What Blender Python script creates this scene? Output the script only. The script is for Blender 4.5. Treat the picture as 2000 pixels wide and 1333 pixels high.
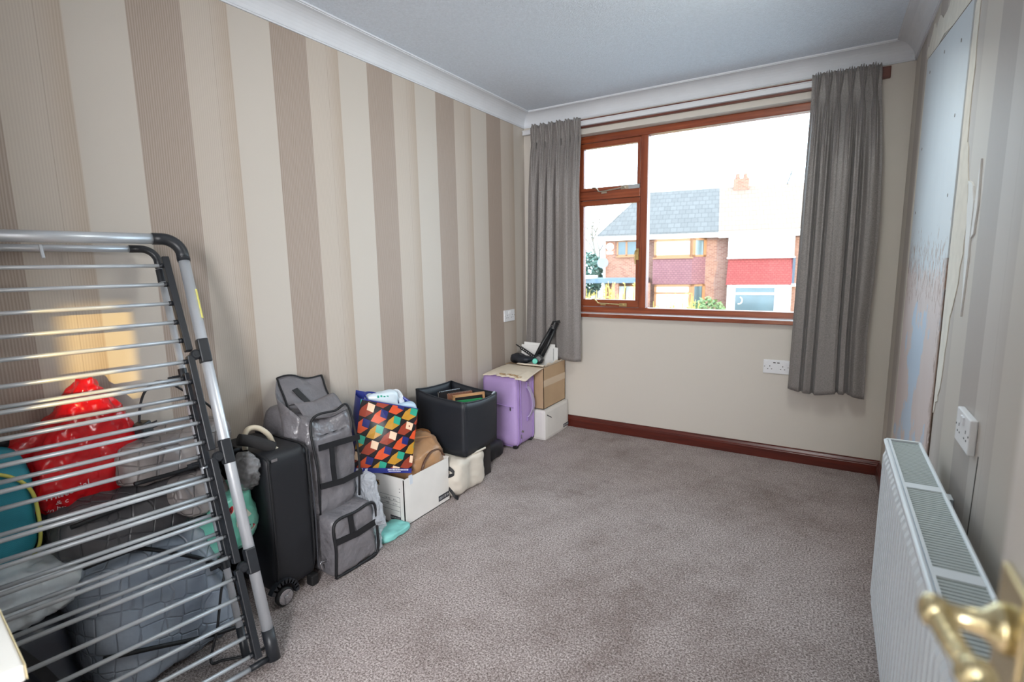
import bpy, bmesh, math, random
from mathutils import Vector, Matrix, noise as mnoise
random.seed(7)
PI = math.pi
sc = bpy.context.scene
COL = sc.collection
for o in list(bpy.data.objects):
    bpy.data.objects.remove(o)

# ------------------------------------------------------------------ camera, world, lights
W, L, CEIL, COVE = 2.3585, 3.918, 2.36, 2.265

def make_camera():
    cd = bpy.data.cameras.new('camera')
    cd.sensor_fit = 'HORIZONTAL'; cd.sensor_width = 36.0
    cd.lens = 36.0 * 1005.33 / 2000.0
    cd.clip_start = 0.05; cd.clip_end = 300
    cd.dof.use_dof = True; cd.dof.focus_distance = 2.3; cd.dof.aperture_fstop = 3.4
    co = bpy.data.objects.new('camera', cd); COL.objects.link(co)
    r = Vector((0.8525262, 0.52239154, -0.01749744))
    u = Vector((-0.06200817, 0.13432164, 0.9889958))
    f = Vector((-0.51899332, 0.84205984, -0.14690526))
    m = Matrix((( r.x, u.x, -f.x, 2.0444), (r.y, u.y, -f.y, 0.3783), (r.z, u.z, -f.z, 1.2525), (0, 0, 0, 1)))
    co.matrix_world = m
    sc.camera = co
make_camera()

sc.view_settings.view_transform = 'Standard'
sc.view_settings.look = 'None'
sc.view_settings.gamma = 1.0
sc.view_settings.use_curve_mapping = False
sc.view_settings.exposure = -0.10
try:
    sc.cycles.use_denoising = True
    sc.cycles.max_bounces = 10
    sc.cycles.diffuse_bounces = 6
    sc.cycles.transparent_max_bounces = 12
    sc.cycles.sample_clamp_indirect = 8.0
except Exception:
    pass

wd = bpy.data.worlds.new('world'); sc.world = wd; wd.use_nodes = True
bg = wd.node_tree.nodes['Background']
bg.inputs[0].default_value = (0.68, 0.86, 1.0, 1)
bg.inputs[1].default_value = 8.0

SUN_DIR = Vector((1.9, -1.15, 0.26)).normalized()     # towards the sun
sd = bpy.data.lights.new('sun', 'SUN'); sd.energy = 4.4; sd.angle = math.radians(0.7); sd.color = (1.0, 0.68, 0.20)
so = bpy.data.objects.new('sun', sd); COL.objects.link(so)
so.rotation_euler = SUN_DIR.to_track_quat('Z', 'Y').to_euler(); so.location = (6, -4, 5)

def area(name, loc, target, sx, sy, energy, color, portal=False):
    ld = bpy.data.lights.new(name, 'AREA'); ld.shape = 'RECTANGLE'; ld.size = sx; ld.size_y = sy
    ld.energy = energy; ld.color = color
    if portal: ld.cycles.is_portal = True
    lo = bpy.data.objects.new(name, ld); COL.objects.link(lo)
    d = (Vector(target) - Vector(loc)).normalized()
    lo.location = loc; lo.rotation_euler = (-d).to_track_quat('Z', 'Y').to_euler()
    return lo
area('window_portal', (1.185, 4.12, 1.51), (1.185, 0, 1.51), 1.7, 1.4, 1, (1, 1, 1), True)
area('camera_side_fill', (2.45, -1.3, 1.45), (0.5, 2.4, 0.5), 1.2, 1.2, 135, (1.0, 0.96, 0.97))  # added fill from the landing for faces turned towards the camera
area('doorway_fill', (2.3, -0.9, 1.9), (1.0, 2.8, 0.8), 0.5, 0.8, 46, (0.9, 0.95, 1.0))  # second unseen fill, added to lift the radiator, door and back wall
area('room_side_fill', (1.9, 2.35, 2.30), (0.1, 2.9, 0.5), 0.5, 0.5, 22, (0.98, 1.0, 0.93))  # invented fill under the ceiling, brightens the left wall and the heap

# ------------------------------------------------------------------ helpers
def lin(c):
    out = []
    for v in c[:3]:
        v = v / 255.0
        out.append(v / 12.92 if v <= 0.04045 else ((v + 0.055) / 1.055) ** 2.4)
    return (*out, 1.0)

def setin(n, key, val):
    if key in n.inputs: n.inputs[key].default_value = val

class NT:
    def __init__(s, name):
        s.m = bpy.data.materials.new(name); s.m.use_nodes = True
        s.t = s.m.node_tree; s.n = s.t.nodes; s.b = s.n['Principled BSDF']
    def new(s, typ, **kw):
        n = s.n.new(typ)
        for k, v in kw.items():
            setattr(n, k, v)
        return n
    def link(s, a, b): s.t.links.new(a, b)
    def val(s, sock, v):
        if hasattr(v, 'is_output') or isinstance(v, bpy.types.NodeSocket): s.link(v, sock)
        else: sock.default_value = v
    def math(s, op, a, b=0.0, c=None, clamp=False):
        n = s.new('ShaderNodeMath', operation=op); n.use_clamp = clamp
        s.val(n.inputs[0], a); s.val(n.inputs[1], b)
        if c is not None: s.val(n.inputs[2], c)
        return n.outputs[0]
    def mix(s, f, a, b, mode='MIX'):
        n = s.new('ShaderNodeMix', data_type='RGBA', blend_type=mode)
        s.val(n.inputs[0], f); s.val(n.inputs[6], a); s.val(n.inputs[7], b)
        return n.outputs[2]
    def coord(s): return s.new('ShaderNodeTexCoord').outputs['Object']
    def xyz(s, v=None):
        n = s.new('ShaderNodeSeparateXYZ'); s.link(v or s.coord(), n.inputs[0]); return n.outputs
    def mapping(s, scale=(1, 1, 1), rot=(0, 0, 0), loc=(0, 0, 0)):
        n = s.new('ShaderNodeMapping'); s.link(s.coord(), n.inputs[0])
        n.inputs['Scale'].default_value = scale; n.inputs['Rotation'].default_value = rot; n.inputs['Location'].default_value = loc
        return n.outputs[0]
    def noise(s, scale, detail=2.0, vec=None, rough=0.5):
        n = s.new('ShaderNodeTexNoise'); n.inputs['Scale'].default_value = scale
        n.inputs['Detail'].default_value = detail; n.inputs['Roughness'].default_value = rough
        s.link(vec if vec is not None else s.coord(), n.inputs['Vector']); return n.outputs[0]
    def ramp(s, fac, stops, interp='LINEAR'):
        n = s.new('ShaderNodeValToRGB'); r = n.color_ramp; r.interpolation = interp
        while len(r.elements) < len(stops): r.elements.new(0.5)
        for e, (p, c) in zip(r.elements, stops):
            e.position = p; e.color = c if len(c) == 4 else (*c, 1)
        s.link(fac, n.inputs[0]); return n.outputs[0]
    def bump(s, h, strength=0.3, dist=0.002):
        n = s.new('ShaderNodeBump'); n.inputs['Strength'].default_value = strength; n.inputs['Distance'].default_value = dist
        s.link(h, n.inputs['Height']); s.link(n.outputs[0], s.b.inputs['Normal'])

MATS = {}
def M(name, col, rough=0.6, metal=0.0, var=0.08, vscale=12.0, bump=0.0, bscale=60.0, bdist=0.002, spec=0.5, coat=0.0, detail=3.0, sheen=0.0):
    """plain procedural material: colour with a little noise variation and fine relief"""
    if name in MATS: return MATS[name]
    k = NT(name); c = lin(col)
    k.b.inputs['Roughness'].default_value = rough; k.b.inputs['Metallic'].default_value = metal
    setin(k.b, 'Specular IOR Level', spec); setin(k.b, 'Coat Weight', coat); setin(k.b, 'Sheen Weight', sheen)
    if var > 0:
        lo = tuple(x * (1 - var) for x in c[:3]) + (1,); hi = tuple(min(1, x * (1 + var)) for x in c[:3]) + (1,)
        k.link(k.ramp(k.noise(vscale, detail), [(0.3, lo), (0.7, hi)]), k.b.inputs['Base Color'])
    else:
        k.b.inputs['Base Color'].default_value = c
    if bump > 0:
        k.bump(k.noise(bscale, 3.0), bump, bdist)
    MATS[name] = k.m
    return k.m

class MB:
    """collects shapes into one mesh"""
    def __init__(s): s.bm = bmesh.new()
    def box(s, lo, hi, mi=0):
        x0, y0, z0 = lo; x1, y1, z1 = hi
        v = [s.bm.verts.new(p) for p in ((x0,y0,z0),(x1,y0,z0),(x1,y1,z0),(x0,y1,z0),(x0,y0,z1),(x1,y0,z1),(x1,y1,z1),(x0,y1,z1))]
        for f in ((0,3,2,1),(4,5,6,7),(0,1,5,4),(1,2,6,5),(2,3,7,6),(3,0,4,7)):
            fc = s.bm.faces.new([v[i] for i in f]); fc.material_index = mi
        return s
    def obox(s, c, ax, ay, az, mi=0):
        """oriented box: centre and three half-axis vectors"""
        c, ax, ay, az = Vector(c), Vector(ax), Vector(ay), Vector(az)
        if ax.cross(ay).dot(az) < 0: ay = -ay
        v = [s.bm.verts.new(c + i*ax + j*ay + k*az) for k in (-1, 1) for i, j in ((-1,-1),(1,-1),(1,1),(-1,1))]
        for f in ((0,3,2,1),(4,5,6,7),(0,1,5,4),(1,2,6,5),(2,3,7,6),(3,0,4,7)):
            fc = s.bm.faces.new([v[i] for i in f]); fc.material_index = mi
        return s
    def tube(s, pts, r, seg=10, closed=False, caps=True, flat=1.0, up=None):
        pts = [Vector(p) for p in pts]; n = len(pts)
        rs = r if isinstance(r, (list, tuple)) else [r] * n
        rings = []; prev = None
        for i, p in enumerate(pts):
            if closed: d = pts[(i+1) % n] - pts[i-1]
            else: d = pts[min(i+1, n-1)] - pts[max(i-1, 0)]
            d.normalize()
            if prev is None:
                ref = Vector(up) if up else (Vector((0,0,1)) if abs(d.z) < 0.9 else Vector((1,0,0)))
                a = (ref - d * ref.dot(d)).normalized()
            else:
                a = (prev - d * prev.dot(d)).normalized()
            prev = a; b = d.cross(a)
            rings.append([s.bm.verts.new(p + rs[i] * (math.cos(2*PI*k/seg) * a + flat * math.sin(2*PI*k/seg) * b)) for k in range(seg)])
        m = n if closed else n - 1
        for i in range(m):
            A, B = rings[i], rings[(i+1) % n]
            for k in range(seg):
                s.bm.faces.new((A[k], A[(k+1) % seg], B[(k+1) % seg], B[k]))
        if caps and not closed:
            s.bm.faces.new(list(reversed(rings[0]))); s.bm.faces.new(rings[-1])
        return s
    def prism(s, poly, vec, mi=0):
        vec = Vector(vec); a = [s.bm.verts.new(p) for p in poly]; b = [s.bm.verts.new(Vector(p) + vec) for p in poly]
        n = len(poly)
        f0 = s.bm.faces.new(list(reversed(a))); f1 = s.bm.faces.new(b); f0.material_index = f1.material_index = mi
        for i in range(n):
            f = s.bm.faces.new((a[i], a[(i+1) % n], b[(i+1) % n], b[i])); f.material_index = mi
        return s
    def grid(s, fn, nu, nv, mi=0):
        vs = [[s.bm.verts.new(fn(i / nu, j / nv)) for j in range(nv + 1)] for i in range(nu + 1)]
        for i in range(nu):
            for j in range(nv):
                f = s.bm.faces.new((vs[i][j], vs[i+1][j], vs[i+1][j+1], vs[i][j+1])); f.material_index = mi
        return s
    def lathe(s, c, axis, prof, seg=20):
        """prof: list of (radius, distance along the axis)"""
        c = Vector(c); ax = Vector(axis).normalized()
        a = ax.orthogonal().normalized(); b = ax.cross(a); rings = []
        for r, h in prof:
            rings.append([s.bm.verts.new(c + ax*h + max(r, 1e-4)*(math.cos(2*PI*k/seg)*a + math.sin(2*PI*k/seg)*b)) for k in range(seg)])
        for A, B in zip(rings, rings[1:]):
            for k in range(seg): s.bm.faces.new((A[k], A[(k+1) % seg], B[(k+1) % seg], B[k]))
        s.bm.faces.new(list(reversed(rings[0]))); s.bm.faces.new(rings[-1])
        return s
    def soft(s, c, half, e=5.0, n=14, amp=0.01, freq=6.0, seed=0, rot=0.0, fn=None, fine=0.0):
        """cushion: a superellipsoid box with cloth-like lumps"""
        c = Vector(c); tmp = bmesh.new(); bmesh.ops.create_cube(tmp, size=2.0)
        bmesh.ops.subdivide_edges(tmp, edges=tmp.edges[:], cuts=n, use_grid_fill=True)
        R = Matrix.Rotation(rot, 3, 'Z'); mp = {}
        for v in tmp.verts:
            p = v.co.copy(); mx = max(abs(p.x), abs(p.y), abs(p.z))
            pn = (abs(p.x)**e + abs(p.y)**e + abs(p.z)**e) ** (1/e)
            q = p * (mx / pn)
            w = Vector((q.x*half[0], q.y*half[1], q.z*half[2]))
            if fn: w = Vector(fn(q, w))
            sp = Vector((w.x, w.y, w.z)) * freq + Vector((seed*3.1, seed*1.7, seed*2.3))
            d = q.normalized()
            k = mnoise.noise(sp) * amp + (1 - abs(mnoise.noise(sp * 2.1 + Vector((5, 5, 5))))) * amp * 0.6 - amp * 0.3
            if fine: k += mnoise.noise(sp * 5.3) * fine
            w = w + d * k
            mp[v] = s.bm.verts.new(c + R @ w)
        for f in tmp.faces: s.bm.faces.new([mp[v] for v in f.verts])
        tmp.free(); return s
    def build(s, name, mat, parent=None, smooth=False, bevel=0.0, loc=None, subsurf=0):
        bmesh.ops.recalc_face_normals(s.bm, faces=s.bm.faces[:])
        me = bpy.data.meshes.new(name)
        if loc is not None:
            bmesh.ops.translate(s.bm, verts=s.bm.verts[:], vec=-Vector(loc))
        if smooth:
            for f in s.bm.faces: f.smooth = True
        s.bm.to_mesh(me); s.bm.free()
        for m in (mat if isinstance(mat, (list, tuple)) else [mat]): me.materials.append(m)
        o = bpy.data.objects.new(name, me); COL.objects.link(o)
        if loc is not None: o.location = loc
        if parent is not None:
            o.parent = parent
            o.matrix_parent_inverse = parent_matrix(parent).inverted()
        if bevel > 0:
            b = o.modifiers.new('bevel', 'BEVEL'); b.width = bevel; b.segments = 2; b.limit_method = 'ANGLE'
        if subsurf:
            b = o.modifiers.new('subsurf', 'SUBSURF'); b.levels = subsurf; b.render_levels = subsurf
        return o

def parent_matrix(o):
    m = Matrix.LocRotScale(o.location, o.rotation_euler, o.scale)
    if o.parent: m = parent_matrix(o.parent) @ o.matrix_parent_inverse @ m
    return m

def thing(name, label, cat, loc=(0, 0, 0), rotz=0.0, group=None):
    o = bpy.data.objects.new(name, None); COL.objects.link(o); o.empty_display_size = 0.05
    o.location = loc; o.rotation_euler = (0, 0, rotz)
    return tag(o, label, cat, group)
def tag(o, label, cat, group=None):
    o['label'] = label; o['category'] = cat
    if group: o['group'] = group
    return o
def struct(o): o['kind'] = 'structure'; return o
def arc(c, a, b, r, t0, t1, n=8):
    c, a, b = Vector(c), Vector(a), Vector(b)
    return [c + r*(math.cos(t0+(t1-t0)*i/n)*a + math.sin(t0+(t1-t0)*i/n)*b) for i in range(n+1)]
def lerp(a, b, t): return a + (b - a) * t
def bez(pts, n=10):
    """Catmull-Rom through points"""
    P = [Vector(p) for p in pts]; P = [2*P[0]-P[1]] + P + [2*P[-1]-P[-2]]; out = []
    for i in range(1, len(P) - 2):
        for k in range(n):
            t = k / n; a, b, c, d = P[i-1], P[i], P[i+1], P[i+2]
            out.append(0.5*((2*b) + (c-a)*t + (2*a-5*b+4*c-d)*t*t + (3*b-a-3*c+d)*t*t*t))
    out.append(P[-2]); return out

# ------------------------------------------------------------------ materials of the room
def wallpaper(name, axis, origin, sign=1.0, kind='stripes'):
    k = NT(name); X = k.xyz(); t = X[axis]; z = X[2]
    k.b.inputs['Roughness'].default_value = 0.55; setin(k.b, 'Specular IOR Level', 0.35)
    lo = k.mapping((30, 30, 3.0) )
    warp = k.math('MULTIPLY', k.math('SUBTRACT', k.noise(1.0, 2.0, lo), 0.5), 0.010)
    tw = k.math('ADD', t, warp)
    lines = k.math('SINE', k.math('MULTIPLY', tw, 2*PI/0.0078))
    lines = k.math('MULTIPLY_ADD', lines, 0.5, 0.5)
    weave = k.noise(1.0, 2.0, k.mapping((260, 260, 700)))
    pale = lin((196, 189, 180)); dark = lin((173, 159, 148)); midl = lin((194, 184, 173)); midt = lin((183, 169, 154))
    if name == 'wallpaper_right': dark = lin((184, 178, 173)); midl = lin((196, 190, 184)); midt = lin((188, 181, 174))
    if kind == 'plain':
        k.link(k.mix(k.math('MULTIPLY', weave, 0.25), lin((213, 208, 200)), lin((198, 191, 181))), k.b.inputs['Base Color'])
        k.bump(weave, 0.25, 0.001); return k.m
    ph = k.math('FRACT', k.math('MULTIPLY', k.math('SUBTRACT', k.math('MULTIPLY', t, sign), origin), 1/0.53))
    col = k.ramp(ph, [(0, dark), (0.3335, dark), (0.3345, midl), (0.52, midl), (0.662, midt), (0.668, pale), (1.0, pale)])
    amp = k.ramp(ph, [(0, (0.46,)*3), (0.3335, (0.46,)*3), (0.3345, (0.10,)*3), (0.662, (0.22,)*3), (0.668, (0.0,)*3), (1.0, (0.0,)*3)])
    fac = k.math('MULTIPLY', lines, amp)
    col = k.mix(fac, col, lin((122, 104, 92)))
    col = k.mix(k.math('MULTIPLY', weave, 0.16), col, lin((166, 156, 146)))
    seam = k.math('LESS_THAN', k.math('ABSOLUTE', k.math('SUBTRACT', ph, 0.538)), 0.0016)
    col = k.mix(k.math('MULTIPLY', seam, 0.35), col, lin((130, 115, 100)))
    k.link(col, k.b.inputs['Base Color'])
    k.bump(k.math('ADD', fac, k.math('MULTIPLY', weave, 0.25)), 0.35, 0.0015)
    return k.m
m_paper_left = wallpaper('wallpaper_left', 1, 1.822)
m_paper_right = wallpaper('wallpaper_right', 1, -2.14, -1.0)
m_paper_plain = wallpaper('wallpaper_plain', 0, 0, 1, 'plain')

def carpet_mat():
    k = NT('carpet'); k.b.inputs['Roughness'].default_value = 0.95; setin(k.b, 'Specular IOR Level', 0.1); setin(k.b, 'Sheen Weight', 0.25)
    n1 = k.noise(330, 3, rough=0.75); n2 = k.noise(150, 3, rough=0.7); n3 = k.noise(1.7, 6, rough=0.72); n4 = k.noise(7, 5, rough=0.75)
    h = k.math('ADD', k.math('MULTIPLY', n1, 0.40), k.math('MULTIPLY', n2, 0.60))
    c = k.ramp(h, [(0.34, lin((52, 42, 40))), (0.45, lin((120, 107, 103))), (0.54, lin((184, 172, 169))), (0.66, lin((238, 230, 227)))])
    lo = k.math('ADD', k.math('MULTIPLY', n3, 0.55), k.math('MULTIPLY', n4, 0.45))
    c = k.mix(k.ramp(lo, [(0.36, (0,)*3), (0.46, (0.55,)*3), (0.56, (1,)*3)]), k.mix(1.0, c, lin((202, 194, 190)), 'MULTIPLY'), c)
    k.link(c, k.b.inputs['Base Color']); k.bump(k.math('ADD', h, k.math('MULTIPLY', lo, 0.4)), 0.9, 0.006); return k.m
m_carpet = carpet_mat()

def wood_mat(name, c0, c1, rough=0.35, axis=0, scale=1.0):
    k = NT(name); k.b.inputs['Roughness'].default_value = rough; setin(k.b, 'Coat Weight', 0.25); setin(k.b, 'Coat Roughness', 0.25)
    sc_ = [70*scale]*3; sc_[axis] = 3.0*scale
    n = k.noise(1.0, 5, k.mapping(tuple(sc_)), 0.65)
    k.link(k.ramp(n, [(0.3, lin(c0)), (0.7, lin(c1))]), k.b.inputs['Base Color']); k.bump(n, 0.12, 0.001); return k.m
m_wood_h = wood_mat('stained_frame_horizontal', (116, 52, 28), (166, 86, 50), 0.32, 0)
m_wood_v = wood_mat('stained_frame_vertical', (116, 52, 28), (162, 84, 50), 0.32, 2)
m_skirt = wood_mat('mahogany_skirting', (66, 22, 16), (104, 40, 28), 0.30, 0)
m_skirt_y = wood_mat('mahogany_skirting_side', (66, 22, 16), (104, 40, 28), 0.30, 1)
m_sill = wood_mat('glossy_sill', (116, 52, 28), (156, 80, 46), 0.16, 0)
for n_ in m_sill.node_tree.nodes:
    if n_.type == 'BSDF_PRINCIPLED':
        n_.inputs['Coat Weight'].default_value = 1.0; n_.inputs['Coat Roughness'].default_value = 0.10
m_batten = wood_mat('curtain_batten_wood', (76, 36, 28), (120, 66, 50), 0.4, 0)
m_ceiling = M('ceiling_paint', (222, 232, 244), 0.9, var=0.05, vscale=90, bump=0.9, bscale=130, bdist=0.006, detail=6)
m_cove = M('coving_paint', (216, 220, 226), 0.7, var=0.02)
m_white_paint = M('white_paint', (226, 224, 218), 0.4, var=0.02)
m_reveal = M('reveal_paint', (226, 222, 212), 0.7, var=0.03)

# ------------------------------------------------------------------ room shell
struct(MB().box((-2.2, -2.3, -0.12), (4.4, L+0.02, 0.0)).build('floor', m_carpet))
struct(MB().box((-0.12, -2.3, CEIL), (4.4, L+0.27, CEIL+0.12)).build('ceiling', m_ceiling))
struct(MB().box((-0.12, -0.12, 0), (0.0, L+0.27, CEIL)).build('wall_left', m_paper_left))
wall_right = struct(MB().box((W, -0.12, 0), (W+0.12, L+0.27, CEIL)).build('wall_right', m_paper_right))
OX0, OX1, OZ0, OZ1 = 0.37, 1.99, 0.862, 2.16
w = MB()
w.box((0, L, 0), (OX0, L+0.27, CEIL)); w.box((OX1, L, 0), (W, L+0.27, CEIL))
w.box((OX0, L, 0), (OX1, L+0.27, OZ0)); w.box((OX0, L, OZ1), (OX1, L+0.27, CEIL))
struct(w.build('wall_back', m_paper_plain))
w = MB(); DX0, DX1 = 1.34, 2.175
w.box((0, -0.12, 0), (DX0, 0, CEIL)); w.box((DX1, -0.12, 0), (W, 0, CEIL)); w.box((DX0, -0.12, 2.0), (DX1, 0, CEIL))
struct(w.build('wall_front', m_paper_plain))
# landing outside the door: two walls, and an end wall with the opening the low sun comes through
w = MB(); AY0, AY1, AZ0, AZ1 = -1.49, -1.04, 1.36, 1.70
w.box((4.0, -2.2, 0), (4.12, AY0, CEIL)); w.box((4.0, AY1, 0), (4.12, -0.12, CEIL))
w.box((4.0, AY0, 0), (4.12, AY1, AZ0)); w.box((4.0, AY0, AZ1), (4.12, AY1, CEIL))
struct(w.build('wall_landing_end', m_reveal))
struct(MB().box((0.3, -2.3, 0), (4.12, -2.2, CEIL)).build('wall_landing_back', m_reveal))
struct(MB().box((0.2, -2.2, 0), (0.3, -0.12, CEIL)).build('wall_landing_side', m_reveal))
struct(MB().box((W+0.12, -0.22, 0), (4.0, -0.12, CEIL)).build('wall_landing_front', m_reveal))

# coving: concave quarter with little steps
def cove_profile():
    R = 0.078; pts = [(0, 0), (0.0, -0.095), (0.007, -0.095), (0.007, -0.088)]
    for i in range(9):
        a = PI/2 * i / 8
        pts.append((0.088 - R*math.cos(a) + 0.0, -0.088 + R*math.sin(a) - 0.0))
    pts += [(0.088, -0.007), (0.095, -0.007), (0.095, 0)]
    return pts
cp = cove_profile()
def cove(name, f, vec): struct(MB().prism([f(a, b) for a, b in cp], vec).build(name, m_cove))
cove('trim_1', lambda a, b: Vector((a, 0, CEIL+b)), (0, L, 0))
cove('trim_2', lambda a, b: Vector((0, L-a, CEIL+b)), (W, 0, 0))
cove('trim_3', lambda a, b: Vector((W-a, 0, CEIL+b)), (0, L, 0))

sk = [(0, 0), (0.018, 0), (0.018, 0.058), (0.0155, 0.061), (0.0155, 0.066), (0.012, 0.070), (0.009, 0.079), (0.0065, 0.082), (0.0065, 0.088), (0, 0.088)]
struct(MB().prism([Vector((0, L-a, b)) for a, b in sk], (W, 0, 0)).build('baseboard_back', m_skirt))
struct(MB().prism([Vector((W-a, 0, b)) for a, b in sk], (0, L-0.018, 0)).build('baseboard_right', m_skirt_y))
struct(MB().prism([Vector((a, 0, b)) for a, b in sk], (0, L-0.018, 0)).build('baseboard_left', m_skirt_y))

# ------------------------------------------------------------------ window
def glass_mat():
    k = NT('window_glass'); n = k.n
    tr = k.new('ShaderNodeBsdfTransparent'); gl = k.new('ShaderNodeBsdfGlossy'); gl.inputs['Roughness'].default_value = 0.02
    tr.inputs[0].default_value = (0.97, 0.98, 0.98, 1)
    fr = k.new('ShaderNodeFresnel'); fr.inputs[0].default_value = 1.25
    mx = k.new('ShaderNodeMixShader'); k.link(fr.outputs[0], mx.inputs[0]); k.link(tr.outputs[0], mx.inputs[1]); k.link(gl.outputs[0], mx.inputs[2])
    k.link(mx.outputs[0], n['Material Output'].inputs[0]); return k.m
m_glass = glass_mat()
win = bpy.data.objects.new('window_1', None); COL.objects.link(win); win.location = (1.18, 4.03, 0.88); struct(win)
YF0, YF1 = 3.995, 4.065
MB().box((OX0, YF0, 2.113), (OX1, YF1, OZ1)).build('head_rail', m_wood_h, win, bevel=0.004)
MB().box((OX0, YF0, 0.882), (OX1, YF1, 0.928)).build('bottom_rail', m_wood_h, win, bevel=0.004)
MB().box((OX0, YF0, 0.928), (0.428, YF1, 2.113)).build('jamb', m_wood_v, win, bevel=0.004)
MB().box((1.94, YF0, 0.928), (OX1, YF1, 2.113)).build('jamb', m_wood_v, win, bevel=0.004)
MB().box((0.883, YF0, 0.928), (0.934, YF1, 2.113)).build('mullion', m_wood_v, win, bevel=0.004)
MB().box((0.428, YF0, 1.708), (0.883, YF1, 1.768)).build('transom', m_wood_h, win, bevel=0.004)
m_metal_gap = M('draught_strip', (225, 222, 215), 0.3, var=0)
def casement(name, z0, z1, top, bot):
    s = bpy.data.objects.new(name, None); COL.objects.link(s); s.location = (0.65, 4.0, z0); s.parent = win
    s.matrix_parent_inverse = parent_matrix(win).inverted()
    x0, x1 = 0.428, 0.879; y0, y1 = YF0+0.012, YF0+0.055
    MB().box((x0, y0, z1-top), (x1, y1, z1)).build('sash_rail', m_wood_h, s, bevel=0.003)
    MB().box((x0, y0, z0), (x1, y1, z0+bot)).build('sash_rail', m_wood_h, s, bevel=0.003)
    MB().box((x0, y0, z0+bot), (x0+0.026, y1, z1-top)).build('sash_stile', m_wood_v, s, bevel=0.003)
    MB().box((x1-0.024, y0, z0+bot), (x1, y1, z1-top)).build('sash_stile', m_wood_v, s, bevel=0.003)
    MB().box((x0+0.02, y0+0.02, z0+bot-0.006), (x1-0.018, y0+0.024, z1-top+0.006)).build('pane', m_glass, s)
casement('casement', 0.930, 1.706, 0.036, 0.052)
casement('fanlight', 1.770, 2.111, 0.036, 0.026)
MB().box((0.8795, YF0+0.03, 0.985), (0.8825, YF0+0.045, 1.69)).box((0.8795, YF0+0.03, 1.82), (0.8825, YF0+0.045, 2.08)).build('draught_strip', m_metal_gap, win)
MB().box((0.930, YF0+0.03, 0.922), (1.944, YF0+0.034, 2.118)).build('pane', m_glass, win)
m_brass_dull = M('aged_brass', (206, 180, 128), 0.35, 0.8, var=0.15, vscale=60)
m_stay_silver = M('stay_metal', (196, 186, 168), 0.35, 0.8, var=0.1)
def stay(name, z, mat, slope):
    st = MB(); y = YF0 - 0.012
    st.tube(bez([(0.535, y-0.008, z+0.034), (0.556, y-0.010, z+0.034), (0.572, y-0.006, z+0.022), (0.588, y, z+0.006), (0.66, y, z+0.004+slope*0.3), (0.77, y, z+slope)], 6), 0.0045, 8)
    st.lathe((0.772, y+0.012, z+slope), (0, -1, 0), [(0.012, 0), (0.012, 0.006), (0.007, 0.009), (0.007, 0.020), (0.004, 0.022)], 12)
    st.box((0.745, y+0.004, z-0.012+slope), (0.80, y+0.0118, z+0.012+slope))
    st.box((0.60, y+0.003, z-0.009), (0.64, y+0.0118, z+0.002))
    return st.build(name, mat, win, smooth=False)
stay('casement_stay', 0.951, m_brass_dull, -0.002)
stay('casement_stay', 1.757, m_stay_silver, 0.020)
MB().box((0.800, YF0-0.008, 1.764), (0.878, YF0+0.0118, 1.792)).build('lock_plate', M('grey_plastic', (170, 172, 175), 0.4), win, bevel=0.003)
ct = MB(); ct.box((0.862, YF0-0.004, 1.27), (0.882, YF0+0.0118, 1.35)); ct.tube(bez([(0.87, YF0-0.006, 1.335), (0.866, YF0-0.025, 1.33), (0.864, YF0-0.03, 1.29), (0.868, YF0-0.028, 1.24)], 6), 0.006, 8)
ct.build('catch', m_brass_dull, win)
sill = struct(MB().box((OX0-0.03, L-0.027, 0.864), (OX1+0.03, YF0+0.01, 0.888)).build('window_sill', M('sill_top_sky_sheen', (236, 238, 242), 0.25, var=0.02), None, bevel=0.002))  # white base colour stands in for sky reflected along the wooden sill
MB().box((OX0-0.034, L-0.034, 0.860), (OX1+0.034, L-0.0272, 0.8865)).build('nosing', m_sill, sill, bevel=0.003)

# ------------------------------------------------------------------ curtain rail and curtains
rail = thing('curtain_rail', 'white curtain track on a brown wooden batten above the window', 'curtain rail', (1.2, L, 2.22))
MB().box((0.20, L-0.020, 2.196), (2.252, L, 2.256)).build('batten', m_batten, rail, bevel=0.003)
t = MB(); t.box((0.012, L-0.040, 2.208), (2.19, L-0.0202, 2.240)); t.box((0.012, L-0.046, 2.208), (2.19, L-0.040, 2.213)); t.box((0.012, L-0.046, 2.235), (2.19, L-0.040, 2.240))
t.build('track', M('white_track', (220, 222, 226), 0.35, var=0), rail)
def curtain_mat():
    k = NT('curtain_fabric'); k.b.inputs['Roughness'].default_value = 0.46; setin(k.b, 'Sheen Weight', 0.15); setin(k.b, 'Specular IOR Level', 0.5)
    n = k.noise(1.0, 2, k.mapping((500, 500, 120))); n2 = k.noise(1.0, 2, k.mapping((120, 120, 600)))
    f = k.math('ADD', k.math('MULTIPLY', n, 0.5), k.math('MULTIPLY', n2, 0.5))
    k.link(k.ramp(f, [(0.35, lin((108, 104, 103))), (0.65, lin((146, 141, 138)))]), k.b.inputs['Base Color']); k.bump(f, 0.2, 0.001); return k.m
m_curtain = curtain_mat()
PROFILE_R = [(0, .45), (.05, .18), (.15, .10), (.185, .80), (.215, .22), (.31, .34), (.345, 1.0), (.375, .08), (.48, .0), (.60, .04), (.635, .12), (.655, 1.0), (.68, .14), (.735, .10), (.765, 1.0), (.80, .55), (.86, .12), (1.0, .35)]
PROFILE_L = [(0, .60), (.05, .25), (.14, .12), (.19, .85), (.235, .18), (.32, .22), (.365, 1.0), (.41, .22), (.49, .30), (.545, 1.0), (.595, .12), (.72, .0), (.87, .04), (1.0, .30)]
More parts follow.
